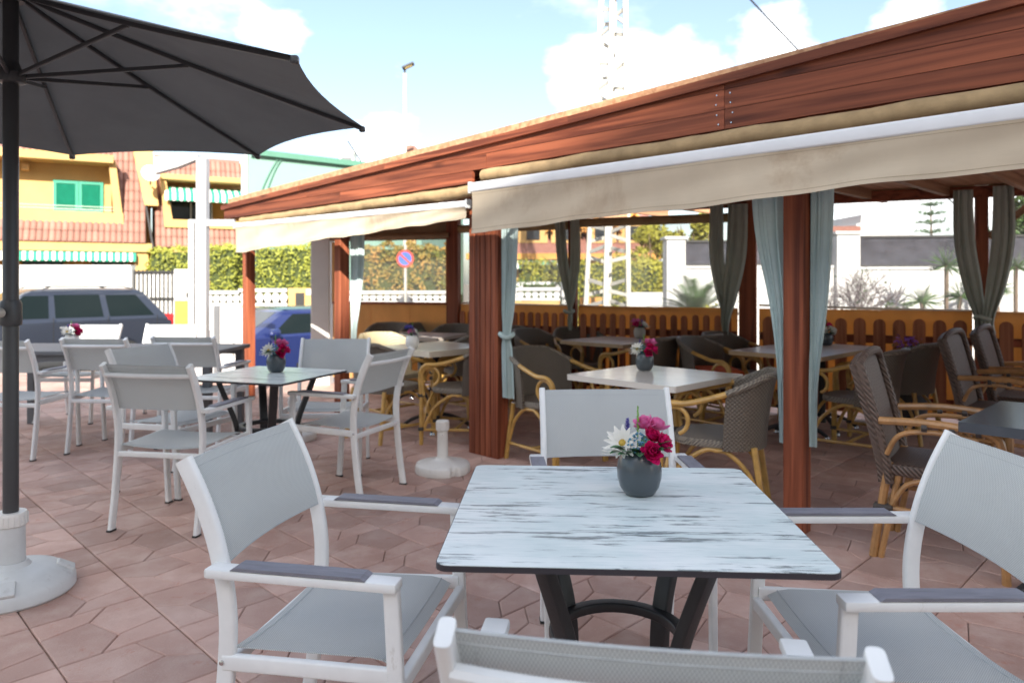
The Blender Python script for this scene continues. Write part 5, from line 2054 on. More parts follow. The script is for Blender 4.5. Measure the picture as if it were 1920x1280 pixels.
MB().box((-.06, -.04, 1.0), (.03, .04, .12)).build('handle', M['galv'], p)
p = MB().box((at(1108, WY), WY, ROAD + .72), (.55, .3, 1.44), b=.01).build('gate_pillar', M['orange'])
tag(p, 'orange rendered pillar at the foot of the lattice mast', 'pillar')
p = MB().box((at(1215, WY), WY, ROAD + (zat(548, WY) - ROAD) / 2), (at(1246, WY) - at(1178, WY), .2, zat(548, WY) - ROAD)).build('boundary_wall', M['render_white'])
tag(p, 'low white wall below the yellow hedge beside the lattice mast', 'wall')
p = MB().box((at(1015, WY + 1.6), WY + 1.6, zat(528, WY) - .7), (at(1090, WY) - at(970, WY), .2, 1.4)).build('boundary_wall', M['render_white'])
tag(p, 'white wall stretch behind the balustrade near the clad post', 'wall')

HY = WY + .55
hedge('clipped_hedge', 'clipped yellow-green hedge above the iron gate at left', at(278, HY), at(362, HY), HY - .1, HY + .7, ROAD + .6, zat(467, HY), M['hedge'], .05, 300, 1)
hedge('clipped_hedge', 'clipped yellow-green hedge block right of the tall white post', at(388, HY), at(446, HY), HY - .1, HY + .7, ROAD + .6, zat(463, HY), M['hedge'], .05, 300, 2)
hedge('clipped_hedge', 'large square clipped hedge left of the white masonry pillar', at(474, HY), at(598, HY), HY - .1, HY + .8, ROAD + .6, zat(461, HY), M['hedge'], .05, 300, 3)
hedge('flowering_hedge', 'loose orange and green hedge behind the no parking sign', at(676, HY), at(842, HY), HY - .1, HY + .9, ROAD + .6, zat(462, HY), M['hedge_mix'], .06, 260, 4, .12)
hedge('clipped_hedge', 'yellow hedge behind the lattice mast', at(975, HY + .8), at(1246, HY + .8), HY + 1.2, HY + 2.0, ROAD + .6, zat(490, HY + .8), M['leaf_yel'], .06, 240, 5, .1)
hedge('garden_shrub', 'green bushes above the white balustrade right of the clad post', at(975, HY), at(1048, HY), HY + .1, HY + .5, ROAD + .9, zat(528, HY), M['leaf'], .05, 240, 6, .12)
round_tree('garden_tree', 'yellow-green garden tree beside the far white pillar', (at(1225, 23), 23, ROAD), 3.5, 1.1, M['leaf_yel'], 11)
round_tree('garden_tree', 'yellow-green tree above the mesh fence left of the shade-tinted sage curtain', (at(1305, 21), 21, ROAD), 3.9, .9, M['leaf_yel'], 12)
round_tree('broadleaf_tree', 'dark green tree at the right edge behind the white wall', (at(1918, 17), 17, ROAD), 3.9, 1.25, M['leaf'], 13, leaf=.10)

# no parking sign
NY = 16.6
ns = thing('no_parking_sign', 'round blue no parking sign with red rim and slash on a grey pole', 'sign', (at(760, NY), NY, ROAD))
zc = zat(485, NY) - ROAD
MB().lathe([(.035, 0), (.035, zc + .32)], 10).build('pole', M['galv'], ns, True)
Mx = Matrix.Translation((0, -.05, zc)) @ Matrix.Rotation(R(90), 4, 'X')
MB().lathe([(.200, -.004), (.200, .004)], 32, M=Mx).build('rim', M['sign_red'], ns)
Mx2 = Matrix.Translation((0, -.056, zc)) @ Matrix.Rotation(R(90), 4, 'X')
MB().lathe([(.150, -.002), (.150, .002)], 32, M=Mx2).build('face', M['sign_blue'], ns)
MB().box((0, 0, 0), (.31, .003, .045), Matrix.Translation((0, -.061, zc)) @ Matrix.Rotation(R(43), 4, 'Y')).build('slash', M['sign_red'], ns)

# street lamp
LY = 20.5
sl = thing('street_lamp', 'tall white street lamp with tilted flat dark head', 'street lamp', (at(759, LY), LY, ROAD))
zt_ = zat(138, LY) - ROAD
MB().lathe([(.085, 0), (.085, 1.0), (.06, 1.05), (.048, zt_)], 14).build('pole', M['galv'], sl, True)
hd = MB().box((0, 0, 0), (.36, .20, .07), Matrix.Translation((.10, -.05, zt_ + .20)) @ Matrix.Rotation(R(-24), 4, 'Y'), b=.02)
hd.tube([(0, 0, zt_ - .02), (.0, -.02, zt_ + .17)], .03, 8)
h_ = hd.build('lamp_head', M['black_iron'], sl)
MB().box((0, 0, 0), (.22, .14, .012), Matrix.Translation((.115, -.05, zt_ + .158)) @ Matrix.Rotation(R(-24), 4, 'Y')).build('lamp_glass', mat('amber_lamp_glass', (.55, .40, .12), .3), h_)

# lattice mast
TY = 15.6
ma = thing('lattice_mast', 'pale galvanised lattice power mast rising behind the pergola roof', 'mast', (at(1136, TY), TY, ROAD))
Hm = 11.4


def mast_pt(sx_, sy_, z):
    """corner of the tapering square mast, turned on its axis and leaning a hair"""
    w = .35 - .0215 * z
    ca, sa = math.cos(R(33)), math.sin(R(33))
    return Vector((.02 * z + w * (sx_ * ca - sy_ * sa), w * (sx_ * sa + sy_ * ca), z))


crn = ((-1, -1), (1, -1), (1, 1), (-1, 1))
for sx_, sy_ in crn:
    MB().sweep([mast_pt(sx_, sy_, z) for z in (0, Hm * .5, Hm)], rrect(.10, .10, .01), side=(1, 0, 0)).build('leg', M['galv'], ma)
z = .5
k = 0
while z < Hm - .5:
    for i in range(4):
        c0_, c1_ = crn[i], crn[(i + 1) % 4]
        za = z + (.22 if i % 2 else 0)
        MB().sweep([mast_pt(*c0_, za), mast_pt(*c1_, za + (.12 if k % 2 else -.12))], rrect(.08, .03, .005), side=(0, 0, 1)).build('rung', M['galv'], ma)
    z += .58
    k += 1
# a cable climbs from the mast towards the house at right
ptA = Vector((at(1160, TY), TY, zat(-276, TY)))
ptB = Vector((at(1800, 21), 21, zat(392, 21)))
cpts = []
for i in range(25):
    t_ = i / 24
    q = ptA.lerp(ptB, t_)
    q.z -= .25 * 4 * t_ * (1 - t_)
    cpts.append(q)
cb = MB().tube(cpts, .022, 6).build('overhead_cable', M['black_iron'])
tag(cb, 'thin dark overhead cable running down from the lattice mast', 'cable')


# ------------------------------------------------------------------ houses
def roof_tile_mesh(w, l):
    pts = []
    def fn(u, v):
        a = PI * u
        return (-(w / 2) * math.cos(a), v * l, (w * .30) * math.sin(a) + .02 * (1 - v))
    return MB().grid(fn, 5, 1, .012)


def tiled_slope(parent, x0, x1, y0, z0, y1, z1, skip, hole, keep=260, tw=.19, tl=.40):
    """rows of barrel tiles on a plane rising from (y0,z0) to (y1,z1); skip(x,t) leaves holes"""
    L_ = math.hypot(y1 - y0, z1 - z0)
    ang = math.atan2(z1 - z0, y1 - y0)
    proto_t = roof_tile_mesh(tw, tl + .04)
    me = proto_t.mesh('roof_tile', True)
    rest = MB()
    cnt = 0
    rows, cols = int(L_ / tl), int((x1 - x0) / tw)
    bmb = MB()
    for r_ in range(rows + 1):
        for c_ in range(cols):
            t_ = (r_ * tl) / L_
            if hole(x0 + (c_ + .5) * tw, t_ + .5 * tl / L_):
                continue
            xa_, xb_ = x0 + c_ * tw, x0 + (c_ + 1) * tw
            t1 = min(1, t_ + tl / L_)
            bmb.add([(xa_, y0 + (y1 - y0) * t_, z0 + (z1 - z0) * t_), (xb_, y0 + (y1 - y0) * t_, z0 + (z1 - z0) * t_), (xb_, y0 + (y1 - y0) * t1, z0 + (z1 - z0) * t1), (xa_, y0 + (y1 - y0) * t1, z0 + (z1 - z0) * t1)], [(0, 1, 2, 3)])
    base = bmb.build('roof_underlay', M['tile_far'], parent)
    for r_ in range(rows):
        for c_ in range(cols):
            x, t_ = x0 + (c_ + .5) * tw, (r_ * tl) / L_
            if skip(x, t_ + .5 * tl / L_):
                continue
            Mx = Matrix.Translation((x, y0 + (y1 - y0) * t_, z0 + (z1 - z0) * t_)) @ Matrix.Rotation(ang + random.uniform(-.012, .012), 4, 'X') @ Matrix.Translation((0, 0, .012))
            if cnt < keep:
                o = link('roof_tile', me, M['roof_tile'], base)
                o.matrix_local = Mx
                cnt += 1
            else:
                rest.add(proto_t.v, proto_t.f, Mx)
    if rest.v:
        struct(rest.build('roof_tiles_farther_off', M['roof_tile'], base), 'stuff')


def striped_awning(parent, x0, x1, y0, z0, y1, z1, n, drop):
    """cloth from the wall (y0,z0) out to (y1,z1) with a scalloped edge, stripe by stripe"""
    w = (x1 - x0) / n
    for i in range(n):
        a, b_ = x0 + i * w, x0 + (i + 1) * w - .002
        m = M['green_cloth'] if i % 2 else M['white_cloth']
        s = MB().add([(a, y0, z0), (b_, y0, z0), (b_, y1, z1), (a, y1, z1), (a, y0, z0 - .02), (b_, y0, z0 - .02), (b_, y1 + .004, z1 - .02), (a, y1 + .004, z1 - .02)],
                     [(0, 1, 2, 3), (7, 6, 5, 4), (0, 4, 5, 1), (1, 5, 6, 2), (2, 6, 7, 3), (3, 7, 4, 0)])
        poly = [(a, z1), (b_, z1), (b_, z1 - drop * .8)] + [((a + b_) / 2 + (b_ - a) / 2 * math.cos(R(q)), z1 - drop * .8 - drop * .2 * math.sin(R(q))) for q in (45, 90, 135)] + [(a, z1 - drop * .8)]
        s.prism(poly, y1 - .012, y1, 'y')
        s.build('awning_stripe', m, parent)


def shutters(parent, x0, x1, y, z0, z1):
    w = (x1 - x0) / 2
    for k in range(2):
        a = x0 + k * w + .005
        b_ = a + w - .01
        fr = MB()
        fr.box(((a + b_) / 2, y, z1 - .05), (b_ - a, .06, .10))
        fr.box(((a + b_) / 2, y, z0 + .05), (b_ - a, .06, .10))
        fr.box((a + .05, y, (z0 + z1) / 2), (.10, .06, z1 - z0 - .2))
        fr.box((b_ - .05, y, (z0 + z1) / 2), (.10, .06, z1 - z0 - .2))
        f = fr.build('shutter', M['green_paint'], parent)
        sl_ = MB()
        n = 14
        for i in range(n):
            zz = z0 + .12 + (z1 - z0 - .24) * (i + .5) / n
            sl_.box((0, 0, 0), (b_ - a - .2, .05, .012), Matrix.Translation(((a + b_) / 2, y, zz)) @ Matrix.Rotation(R(35), 4, 'X'))
        sl_.box(((a + b_) / 2, y + .03, (z0 + z1) / 2), (b_ - a - .2, .01, z1 - z0 - .2))
        sl_.build('louvres', M['green_paint'], f)


FYH = 22.0


def hx(px):
    return at(px, FYH)


def hz(py):
    return zat(py, FYH)


# left house: mansard roof, loggia dormer with green shutters
ha = thing('terraced_house', 'ochre terraced house with green shutters in its roof dormer at far left', 'building', (0, 0, 0))
xL, xR = hx(-330), hx(284)
MB().box(((xL + xR) / 2, FYH + 4.6, (ROAD + hz(462)) / 2), (xR - xL, 8, hz(462) - ROAD)).build('wall', M['orange'], ha)
MB().box(((xL + xR) / 2, FYH + .32, hz(462)), (xR - xL, .75, .26)).build('eaves_cornice', M['ochre'], ha)
MB().box((hx(262), FYH + .35, (ROAD + hz(470)) / 2), (hx(280) - hx(250), .6, hz(470) - ROAD)).build('corner_pier', M['ochre'], ha)
MB().add([(xL, FYH + 1.9, hz(462)), (xR, FYH + 1.9, hz(462)), (xR, FYH + 8, hz(462)), (xL, FYH + 8, hz(462)), (xL, FYH + 1.9, 5.65), (xR, FYH + 1.9, 5.65), (xR, FYH + 8, 6.1), (xL, FYH + 8, 6.1)],
         [(0, 1, 5, 4), (1, 2, 6, 5), (2, 3, 7, 6), (3, 0, 4, 7), (4, 5, 6, 7)]).build('attic_wall', M['ochre'], ha)
ey0, ez0, ey1, ez1 = FYH - .05, hz(455), FYH + 1.85, 5.75
dz0, dz1 = hz(410) - .0, hz(296)
dxr = hx(226)


def skipA(x, t_):
    z = ez0 + (ez1 - ez0) * t_
    return x < dxr - (z - dz0) * .28 and dz0 - .05 < z < dz1 + .25


tiled_slope(ha, xL, xR - .1, ey0, ez0, ey1, ez1, lambda x, t_: skipA(x, t_) or x < hx(-25), skipA, 300)
dm = MB()
fy = FYH + .55
dm.prism([(xL + .4, dz0 - .1), (dxr, dz0 - .1), (dxr, dz0 + .22), (dxr - .02, dz0 + .25), (xL + .4, dz0 + .25)], fy - .28, fy - .08, 'y')
dormer = dm.build('dormer', M['ochre'], ha)
MB().box(((xL + hx(200)) / 2, fy + .62, (dz0 + dz1) / 2), (hx(200) - xL, .2, dz1 - dz0)).build('loggia_wall', M['ochre'], dormer)
MB().prism([(hx(196), dz1 + .05), (hx(210), dz1 + .05), (dxr, dz0), (hx(208), dz0)], fy - .25, fy + .75, 'y').build('cheek', M['ochre'], dormer)
MB().box(((xL + hx(206)) / 2, fy + .12, dz1 + .06), (hx(206) - xL, 1.2, .24)).build('lintel', M['ochre'], dormer)
shutters(dormer, hx(84), hx(184), fy + .47, hz(391), hz(331))
rl_ = MB()
for z in (dz0 + .33, dz0 + .42):
    rl_.tube([(xL, fy - .15, z), (dxr - .3, fy - .15, z)], .012, 5)
rl_.build('handrail', M['galv'], dormer)
rt_me = roof_tile_mesh(.19, .42).mesh('roof_tile', True)
for i in range(30):
    o = link('roof_tile', rt_me, M['roof_tile'], dormer)
    o.location = (hx(205) - i * .19, fy - .55, dz1 + .19)
    o.rotation_euler = (R(14), 0, 0)
MB().box((hx(34), fy + .25, hz(312)), (.22, .35, .2), b=.02).build('wall_lamp', M['brick'], dormer)
striped_awning(ha, hx(-60), hx(252), FYH + .5, hz(468), FYH - .15, hz(473), 46, .27)
for a, b_ in ((hx(30), hx(106)), (hx(162), hx(232)), (hx(-90), hx(-20))):
    wn = MB().box(((a + b_) / 2, FYH + .58, hz(520)), (b_ - a, .1, 1.1)).build('window', M['glass_dark'], ha)
    MB().box(((a + b_) / 2, FYH + .55, hz(489)), (b_ - a + .1, .16, .06)).build('frame', M['green_paint'], wn)

# right-hand house of the row
hb_ = thing('terraced_house', 'ochre terraced house with green striped awning in its dormer', 'building', (0, 0, 0))
x2a, x2b = hx(292), hx(500)
FB = FYH + .3
MB().box(((x2a + x2b) / 2, FB + 4.6, (ROAD + hz(468)) / 2), (x2b - x2a, 8, hz(468) - ROAD)).build('wall', M['orange'], hb_)
MB().box(((x2a + x2b) / 2, FB + .3, hz(466)), (x2b - x2a, .7, .12)).build('eaves_cornice', M['ochre'], hb_)
bz0, bz1 = hz(408), hz(327)


def skipB(x, t_):
    z = ez0 - .1 + (5.7 - ez0 + .1) * t_
    return x > hx(318) - (z - bz0) * .30 + .1 and bz0 - .1 < z < bz1 + .35


tiled_slope(hb_, x2a, x2b, FB - .05, ez0 - .1, FB + 1.85, 5.7, skipB, skipB, 200)
MB().add([(x2a, FB + 1.9, 2.3), (x2b, FB + 1.9, 2.3), (x2b, FB + 8, 2.3), (x2a, FB + 8, 2.3), (x2a, FB + 1.9, 5.6), (x2b, FB + 1.9, 5.6), (x2b, FB + 8, 6.1), (x2a, FB + 8, 6.1)],
         [(0, 1, 5, 4), (1, 2, 6, 5), (2, 3, 7, 6), (3, 0, 4, 7), (4, 5, 6, 7)]).build('attic_wall', M['ochre'], hb_)
fy2 = FB + .55
d2 = MB().prism([(hx(312), bz0 - .16), (x2b, bz0 - .16), (x2b, bz0 + .1), (hx(317), bz0 + .1)], fy2 - .35, fy2 - .1, 'y').build('dormer', M['ochre'], hb_)
MB().prism([(hx(303), bz1 + .15), (hx(314), bz1 + .15), (hx(330), bz0), (hx(312), bz0 - .16)], fy2 - .33, fy2 + .7, 'y').build('cheek', M['ochre'], d2)
MB().box(((hx(303) + x2b) / 2, fy2 + .1, bz1 + .17), (x2b - hx(303), 1.1, .16)).build('lintel', M['ochre'], d2)
MB().box(((hx(318) + x2b) / 2, fy2 + .6, (bz0 + bz1) / 2), (x2b - hx(318), .1, bz1 - bz0)).build('loggia_wall', M['orange'], d2)
wn = MB().box(((hx(326) + hx(420)) / 2, fy2 + .5, (bz0 + hz(362)) / 2 + .03), (hx(420) - hx(326), .06, hz(362) - bz0)).build('window', M['glass_dark'], d2)
for px in (326, 372, 394, 420):
    MB().box((hx(px), fy2 + .46, (bz0 + hz(362)) / 2), (.05, .06, hz(362) - bz0)).build('frame', M['render_white'], wn)
MB().box((hx(372), fy2 + .42, bz0 + .13), (hx(420) - hx(326), .05, .05)).build('sill', M['green_paint'], wn)
striped_awning(d2, hx(312), x2b, fy2 + .1, hz(332), fy2 - .55, hz(350), 24, .25)
# sloping yellow parapet with the dark gutter joint between the two houses
pr = thing('party_wall', 'sloping yellow parapet between the two ochre houses', 'wall', (0, 0, 0))
MB().add([(hx(244), FYH + 1.55, 5.75), (hx(288), FYH + 1.55, 5.75), (hx(299), FYH + .62, hz(375)), (hx(270), FYH + .62, hz(375)),
          (hx(244), FYH + 2.2, 5.75), (hx(288), FYH + 2.2, 5.75), (hx(299), FYH + 1.6, hz(375)), (hx(270), FYH + 1.6, hz(375))],
         [(0, 1, 2, 3), (7, 6, 5, 4), (0, 4, 5, 1), (1, 5, 6, 2), (2, 6, 7, 3), (3, 7, 4, 0)]).build('parapet', M['ochre'], pr)
MB().tube([(hx(272), FYH + .75, hz(372)), (hx(287), FYH - .06, hz(462))], .045, 6).build('gutter_joint', M['black_iron'], pr)
sd = thing('satellite_dish', 'round white satellite dish on the yellow parapet', 'satellite dish', (hx(282), FYH - .1, hz(316)))
Mx = Matrix.Rotation(R(72), 4, 'X') @ Matrix.Rotation(R(12), 4, 'Y')
MB().lathe([(.001, .06), (.12, .05), (.22, .02), (.27, -.01), (.27, -.025), (.22, .005), (.12, .035), (.001, .045)][::-1], 24, M=Mx).build('reflector', M['dish'], sd, True)
MB().tube([(0, .0, -.1), (.0, .9, -.25)], .03, 6).build('mount', M['black_iron'], sd)
MB().tube([(0, .0, -.2), (.02, -.35, -.08)], .015, 6).build('feed_arm', M['galv'], sd)
# white roof vents on the second house
for i, px in enumerate((405, 432)):
    o = MB().box((hx(px), FB + 1.0, hz(300)), (.36, .3, .22), b=.02).build('roof_vent', M['render_white'])
    tag(o, ('left' if i == 0 else 'right') + ' one of two small white roof vents below the parasol rim', 'vent', 'small white roof vents')
    o.location = (-.2 + .1 * i, 2.0, .12)

HP = Vector((hx(285), FYH, 0))
for hs in (ha, hb_, pr, sd):
    Mrow = Matrix.Translation(Vector((at(285, 23), 23, 0))) @ Matrix.Rotation(R(27), 4, 'Z') @ Matrix.Diagonal((.85, 1, 1, 1)) @ Matrix.Translation(-HP)
    Mw = Mrow @ Matrix.Translation(hs.location)
    hs.location, hs.rotation_euler, hs.scale = Mw.to_translation(), (0, 0, R(27)), ((.85, 1, 1) if hs is not sd else (1, 1, 1))
# mint green building
mi = thing('mint_building', 'mint green building with darker roof trim behind the pergola', 'building', (0, 0, 0))
a, b_ = Vector((at(464, 20.6), 20.6)), Vector((at(790, 24.3), 24.3))
c, d = Vector((b_.x + 1, b_.y + 6)), Vector((a.x, a.y + 7))
zt2 = zat(290, 20.6)


def block(pts, z0, z1):
    return MB().prism([(p_.x, p_.y) for p_ in pts], z0, z1)


block([a, b_, c, d], ROAD, zt2).build('wall', M['mint'], mi)
dn = Vector((.12, -.12))
block([a + dn * .9, b_ + dn * .9, c, d], zt2, zt2 + .16).build('roof_trim', M['mint_dark'], mi)
block([a + Vector((-.16, -.05)), a + Vector((.02, -.10)), a + Vector((.02, .1)), a + Vector((-.16, .1))], ROAD, zt2 - .02).build('corner_strip', M['render_white'], mi)
for k in range(2):
    sag = []
    for i in range(13):
        t_ = i / 12
        p_ = (a + (b_ - a) * .18).lerp(a + (b_ - a) * (.02 + .03 * k), t_)
        sag.append((p_.x + .02, p_.y - .06, zt2 + .1 - 1.9 * t_ ** 1.5 - .1 * k))
    MB().tube(sag, .013, 5).build('cable', M['mint_dark'], mi)
# clutter on the mint roof
v1 = thing('roof_cabinet', 'small white cabinet with grey front on the mint roof', 'cabinet', (at(652, 24), 24, zt2 + .15))
MB().box((0, 0, .28), (.5, .4, .55), b=.03).build('case', M['render_white'], v1)
MB().box((0, -.21, .22), (.36, .03, .2)).build('grille', M['table_grey'], v1)
o = MB().tube([(at(652, 23.5), 23.5, zt2 + .95), (at(680, 23.5), 23.5, zt2 + .2)], .025, 6).build('roof_strut', M['black_iron'])
tag(o, 'thin dark slanting strut on the mint roof', 'strut')
ch = thing('chimney', 'small ochre chimney with arched cap beside the street lamp', 'chimney', (at(771, 24), 24, 0))
MB().box((0, 0, zat(294, 24) / 2), (.30, .3, zat(294, 24))).build('stack', M['brick'], ch)
MB().prism([(-.24, zat(294, 24)), (.24, zat(294, 24)), (.24, zat(283, 24))] + [(.24 * math.cos(R(q)), zat(283, 24) + .16 * math.sin(R(q))) for q in (30, 60, 90, 120, 150)] + [(-.24, zat(283, 24))], -.2, .2, 'y').build('cap', M['roof_tile'], ch)

# house glimpsed through the blinds behind the hedge
hc = thing('ochre_house', 'ochre house with terracotta roof seen through the clear blinds', 'building', (0, 0, 0))
Y3 = 27.0
X0, X1 = at(880, Y3), at(1232, Y3)
ze = zat(482, Y3)
MB().box(((X0 + X1) / 2, Y3 + 4, (ROAD + ze) / 2), (X1 - X0, 8, ze - ROAD)).build('wall', M['ochre'], hc)
MB().box(((X0 + X1) / 2, Y3 - .1, ze + .02), (X1 - X0 + .2, .5, .22)).build('eaves_cornice', M['orange'], hc)
zr = zat(452, Y3)
zr2 = zat(392, Y3)
MB().add([(X0, Y3 - .3, ze + .1), (X1 + .1, Y3 - .3, ze + .1), (X1 + .1, Y3 + 2.2, zr2), (X0, Y3 + 2.2, zr2), (X0, Y3 + 6, zr2), (X1, Y3 + 6, zr2), (X0, Y3 + 6, ze), (X1, Y3 + 6, ze)],
         [(0, 1, 2, 3), (3, 2, 5, 4), (0, 3, 4, 6), (1, 7, 5, 2), (4, 5, 7, 6)]).build('roof', M['tile_far'], hc)
for px in (1000, 1062, 1130, 1190):
    x = at(px, Y3)
    dd = MB().prism([(x - .55, zr - .05), (x + .55, zr - .05), (x + .55, zr + .55), (x, zr + 1.05), (x - .55, zr + .55)], Y3 + .3, Y3 + 2, 'y').build('dormer', M['ochre'], hc)
    MB().box((x, Y3 + .28, zr + .32), (.5, .06, .5)).build('window', M['glass_dark'], dd)
    for s in (-1, 1):
        MB().add([(x, Y3 + .1, zr + 1.12), (x + s * .75, Y3 + .1, zr + .42), (x + s * .75, Y3 + 2, zr + .42), (x, Y3 + 2, zr + 1.12), (x, Y3 + .1, zr + 1.02), (x + s * .75, Y3 + .1, zr + .32), (x + s * .75, Y3 + 2, zr + .32), (x, Y3 + 2, zr + 1.02)],
                 [(0, 1, 2, 3), (7, 6, 5, 4), (0, 4, 5, 1), (1, 5, 6, 2), (2, 6, 7, 3), (3, 7, 4, 0)]).build('dormer_roof', M['orange'], dd)
striped_awning(hc, at(885, Y3), at(1060, Y3), Y3 - .05, zat(487, Y3), Y3 - .6, zat(492, Y3), 34, .25)
for px in (990, 1035):
    MB().box((at(px, Y3), Y3 - .02, zat(515, Y3)), (.7, .08, .6)).build('window', M['glass_dark'], hc)

# white wall with mesh panels at right -----------------------------------------
def wl(px):
    Yw = 14.6 - (px - 1262) * .0014
    return at(px, Yw), Yw


ww = thing('white_garden_wall', 'long white garden wall with pillars and dark mesh panels behind the pergola', 'wall', (0, 0, 0))
for (pa, pb, ztp) in ((1246, 1282, zat(450, 14.6)), (1560, 1606, zat(441, 14.2)), (1960, 2010, zat(430, 13.6))):
    xa_, ya_ = wl(pa)
    xb_, yb_ = wl(pb)
    pil = MB().box(((xa_ + xb_) / 2, (ya_ + yb_) / 2, (ROAD + ztp) / 2), (xb_ - xa_, .40, ztp - ROAD), b=.01).build('pillar', M['render_white'], ww)
    MB().box(((xa_ + xb_) / 2, (ya_ + yb_) / 2, ztp + .03), (xb_ - xa_ + .09, .48, .06), b=.01).build('cap', M['render_white'], pil)
for (pa, pb, zm0, zm1) in ((1282, 1560, zat(503, 14.4), zat(452, 14.4)), (1606, 1960, zat(505, 13.9), zat(443, 13.9))):
    xa_, ya_ = wl(pa)
    xb_, yb_ = wl(pb)
    ang = math.atan2(yb_ - ya_, xb_ - xa_)
    L_ = math.hypot(xb_ - xa_, yb_ - ya_)
    Mx = Matrix.Translation(((xa_ + xb_) / 2, (ya_ + yb_) / 2, 0)) @ Matrix.Rotation(ang, 4, 'Z')
    MB().box((0, 0, (ROAD + zm0) / 2), (L_ + .02, .22, zm0 - ROAD), Mx).build('wall', M['render_white'], ww)
    MB().box((0, 0, zm0 + .025), (L_, .28, .05), Mx).build('coping', M['render_white'], ww)
    MB().box((0, .02, (zm0 + zm1) / 2 + .03), (L_ - .06, .03, zm1 - zm0 - .06), Mx).build('mesh_panel', M['mesh_screen'], ww)
    for z in (zm0 + .07, zm1):
        MB().box((0, -.01, z), (L_ - .04, .04, .04), Mx).build('mesh_rail', M['black_iron'], ww)
# low houses beyond
h3 = thing('white_house', 'low white house with gabled end above the dark mesh', 'building', (0, 0, 0))
Y4 = 30
xa_, xb_ = at(1606, Y4), at(1700, Y4)
MB().prism([(xa_, ROAD), (xb_ + .6, ROAD), (xb_ + .6, zat(440, Y4)), (xb_, zat(437, Y4)), (at(1640, Y4), zat(412, Y4)), (at(1632, Y4), zat(402, Y4)), (at(1616, Y4), zat(402, Y4)), (at(1614, Y4), zat(418, Y4)), (xa_, zat(420, Y4))], Y4, Y4 + 6, 'y').build('wall', M['render_white'], h3)
MB().box((at(1650, Y4), Y4 - .02, zat(470, Y4)), (.8, .08, .9)).build('window', M['glass_dark'], h3)
h4 = thing('beige_house', 'flat beige house with tiled edge left of the white gabled house', 'building', (0, 0, 0))
MB().box(((at(1480, Y4) + at(1606, Y4)) / 2, Y4 + 3.2, (ROAD + zat(432, Y4)) / 2), (at(1606, Y4) - at(1480, Y4), 6, zat(432, Y4) - ROAD)).build('wall', M['block'], h4)
MB().box(((at(1480, Y4) + at(1608, Y4)) / 2, Y4 + 3, zat(430, Y4)), (at(1608, Y4) - at(1480, Y4), 6.6, .22)).build('roof_edge', M['tile_far'], h4)
MB().box((at(1572, Y4), Y4 + 2.5, zat(421, Y4)), (1.3, 1.0, .22)).build('roof_slab', M['table_grey'], h4)
MB().box((at(1550, Y4), Y4 + .18, zat(455, Y4)), (.9, .08, .7)).build('window', M['glass_dark'], h4)

# Norfolk pine --------------------------------------------------------------
rn = random.Random(21)
npn = thing('norfolk_pine', 'slender tiered Norfolk pine standing beyond the mesh wall', 'tree', (at(1745, 27), 27, ROAD))
hN = zat(362, 27) - ROAD
MB().tube([(0, 0, 0), (.05, 0, hN * .5), (0, 0, hN)], .11, 8, scale=[1, .6, .1]).build('trunk', M['bark'], npn, True)
cr_ = MB()
z = 1.6
while z < hN - .1:
    rr = .25 + 1.0 * (1 - z / hN) ** .8
    for k in range(6):
        a = 2 * PI * k / 6 + z
        tip = Vector((math.cos(a) * rr, math.sin(a) * rr, z + .15 * rr))
        cr_.tube([(0, 0, z), tip], .015, 4, scale=[1, .4])
        for i in range(26):
            t_ = rn.uniform(.15, 1.05)
            q = Vector((0, 0, z)).lerp(tip, t_) + Vector((rn.gauss(0, .05), rn.gauss(0, .05), rn.uniform(-.02, .09)))
            leaf_quads(cr_, q, .055, rn)
    z += .34
cr_.build('crown', M['needle'], npn)

# planting in front of the white wall -------------------------------------------
def cycad(label, loc, h, r, seed, n=34):
    rnd = random.Random(seed)
    t = thing('cycad', label, 'plant', loc)
    MB().lathe([(.16, 0), (.2, .1), (.19, h * .45), (.12, h * .5)], 12).build('trunk', M['bark'], t)
    for k in range(n):
        a = 2 * PI * k * .381966
        el = .15 + 1.15 * (k / n)
        d = Vector((math.cos(a) * math.cos(el), math.sin(a) * math.cos(el), math.sin(el)))
        fr = MB()
        pts = []
        L_ = r * rnd.uniform(.85, 1.1)
        for i in range(9):
            t_ = i / 8
            pts.append(Vector((0, 0, h * .48)) + d * L_ * t_ - Vector((0, 0, .28 * L_ * t_ * t_)))
        fr.tube(pts, .010, 4, scale=[1 - .08 * i for i in range(9)])
        sd_ = d.cross(Vector((0, 0, 1))).normalized()
        for i in range(1, 24):
            t_ = i / 24
            j = min(int(t_ * 8), 7)
            p_ = pts[j].lerp(pts[j + 1], t_ * 8 - j)
            tg = (pts[j + 1] - pts[j]).normalized()
            ll = .20 * math.sin(PI * (.12 + .85 * t_)) + .03
            for s in (-1, 1):
                tipp = p_ + (sd_ * s * .85 + tg * .5 + Vector((0, 0, .12))) * ll
                fr.add([tuple(p_ - tg * .012), tuple(p_ + tg * .012), tuple(tipp)], [(0, 1, 2)])
        fr.build('frond', M['cycad'], t)
    return t


cycad('bushy green cycad with feathery fronds beside the far white pillar', (at(1305, 13.4), 13.4, ROAD), 2.5, 1.0, 31)
cycad('grey-brown young cycad low behind the fence left of the white pillar', (at(1235, 13.2), 13.2, ROAD), 1.5, .5, 32, 18)
lt_ = hedge('yellow_shrub', 'small yellow leaved shrub at the foot of the bushy cycad', at(1322, 12.9), at(1352, 12.9), 12.8, 13.1, ROAD, zat(572, 12.9), M['leaf_yel'], .04, 300, 9, .05, 'shrub', None)


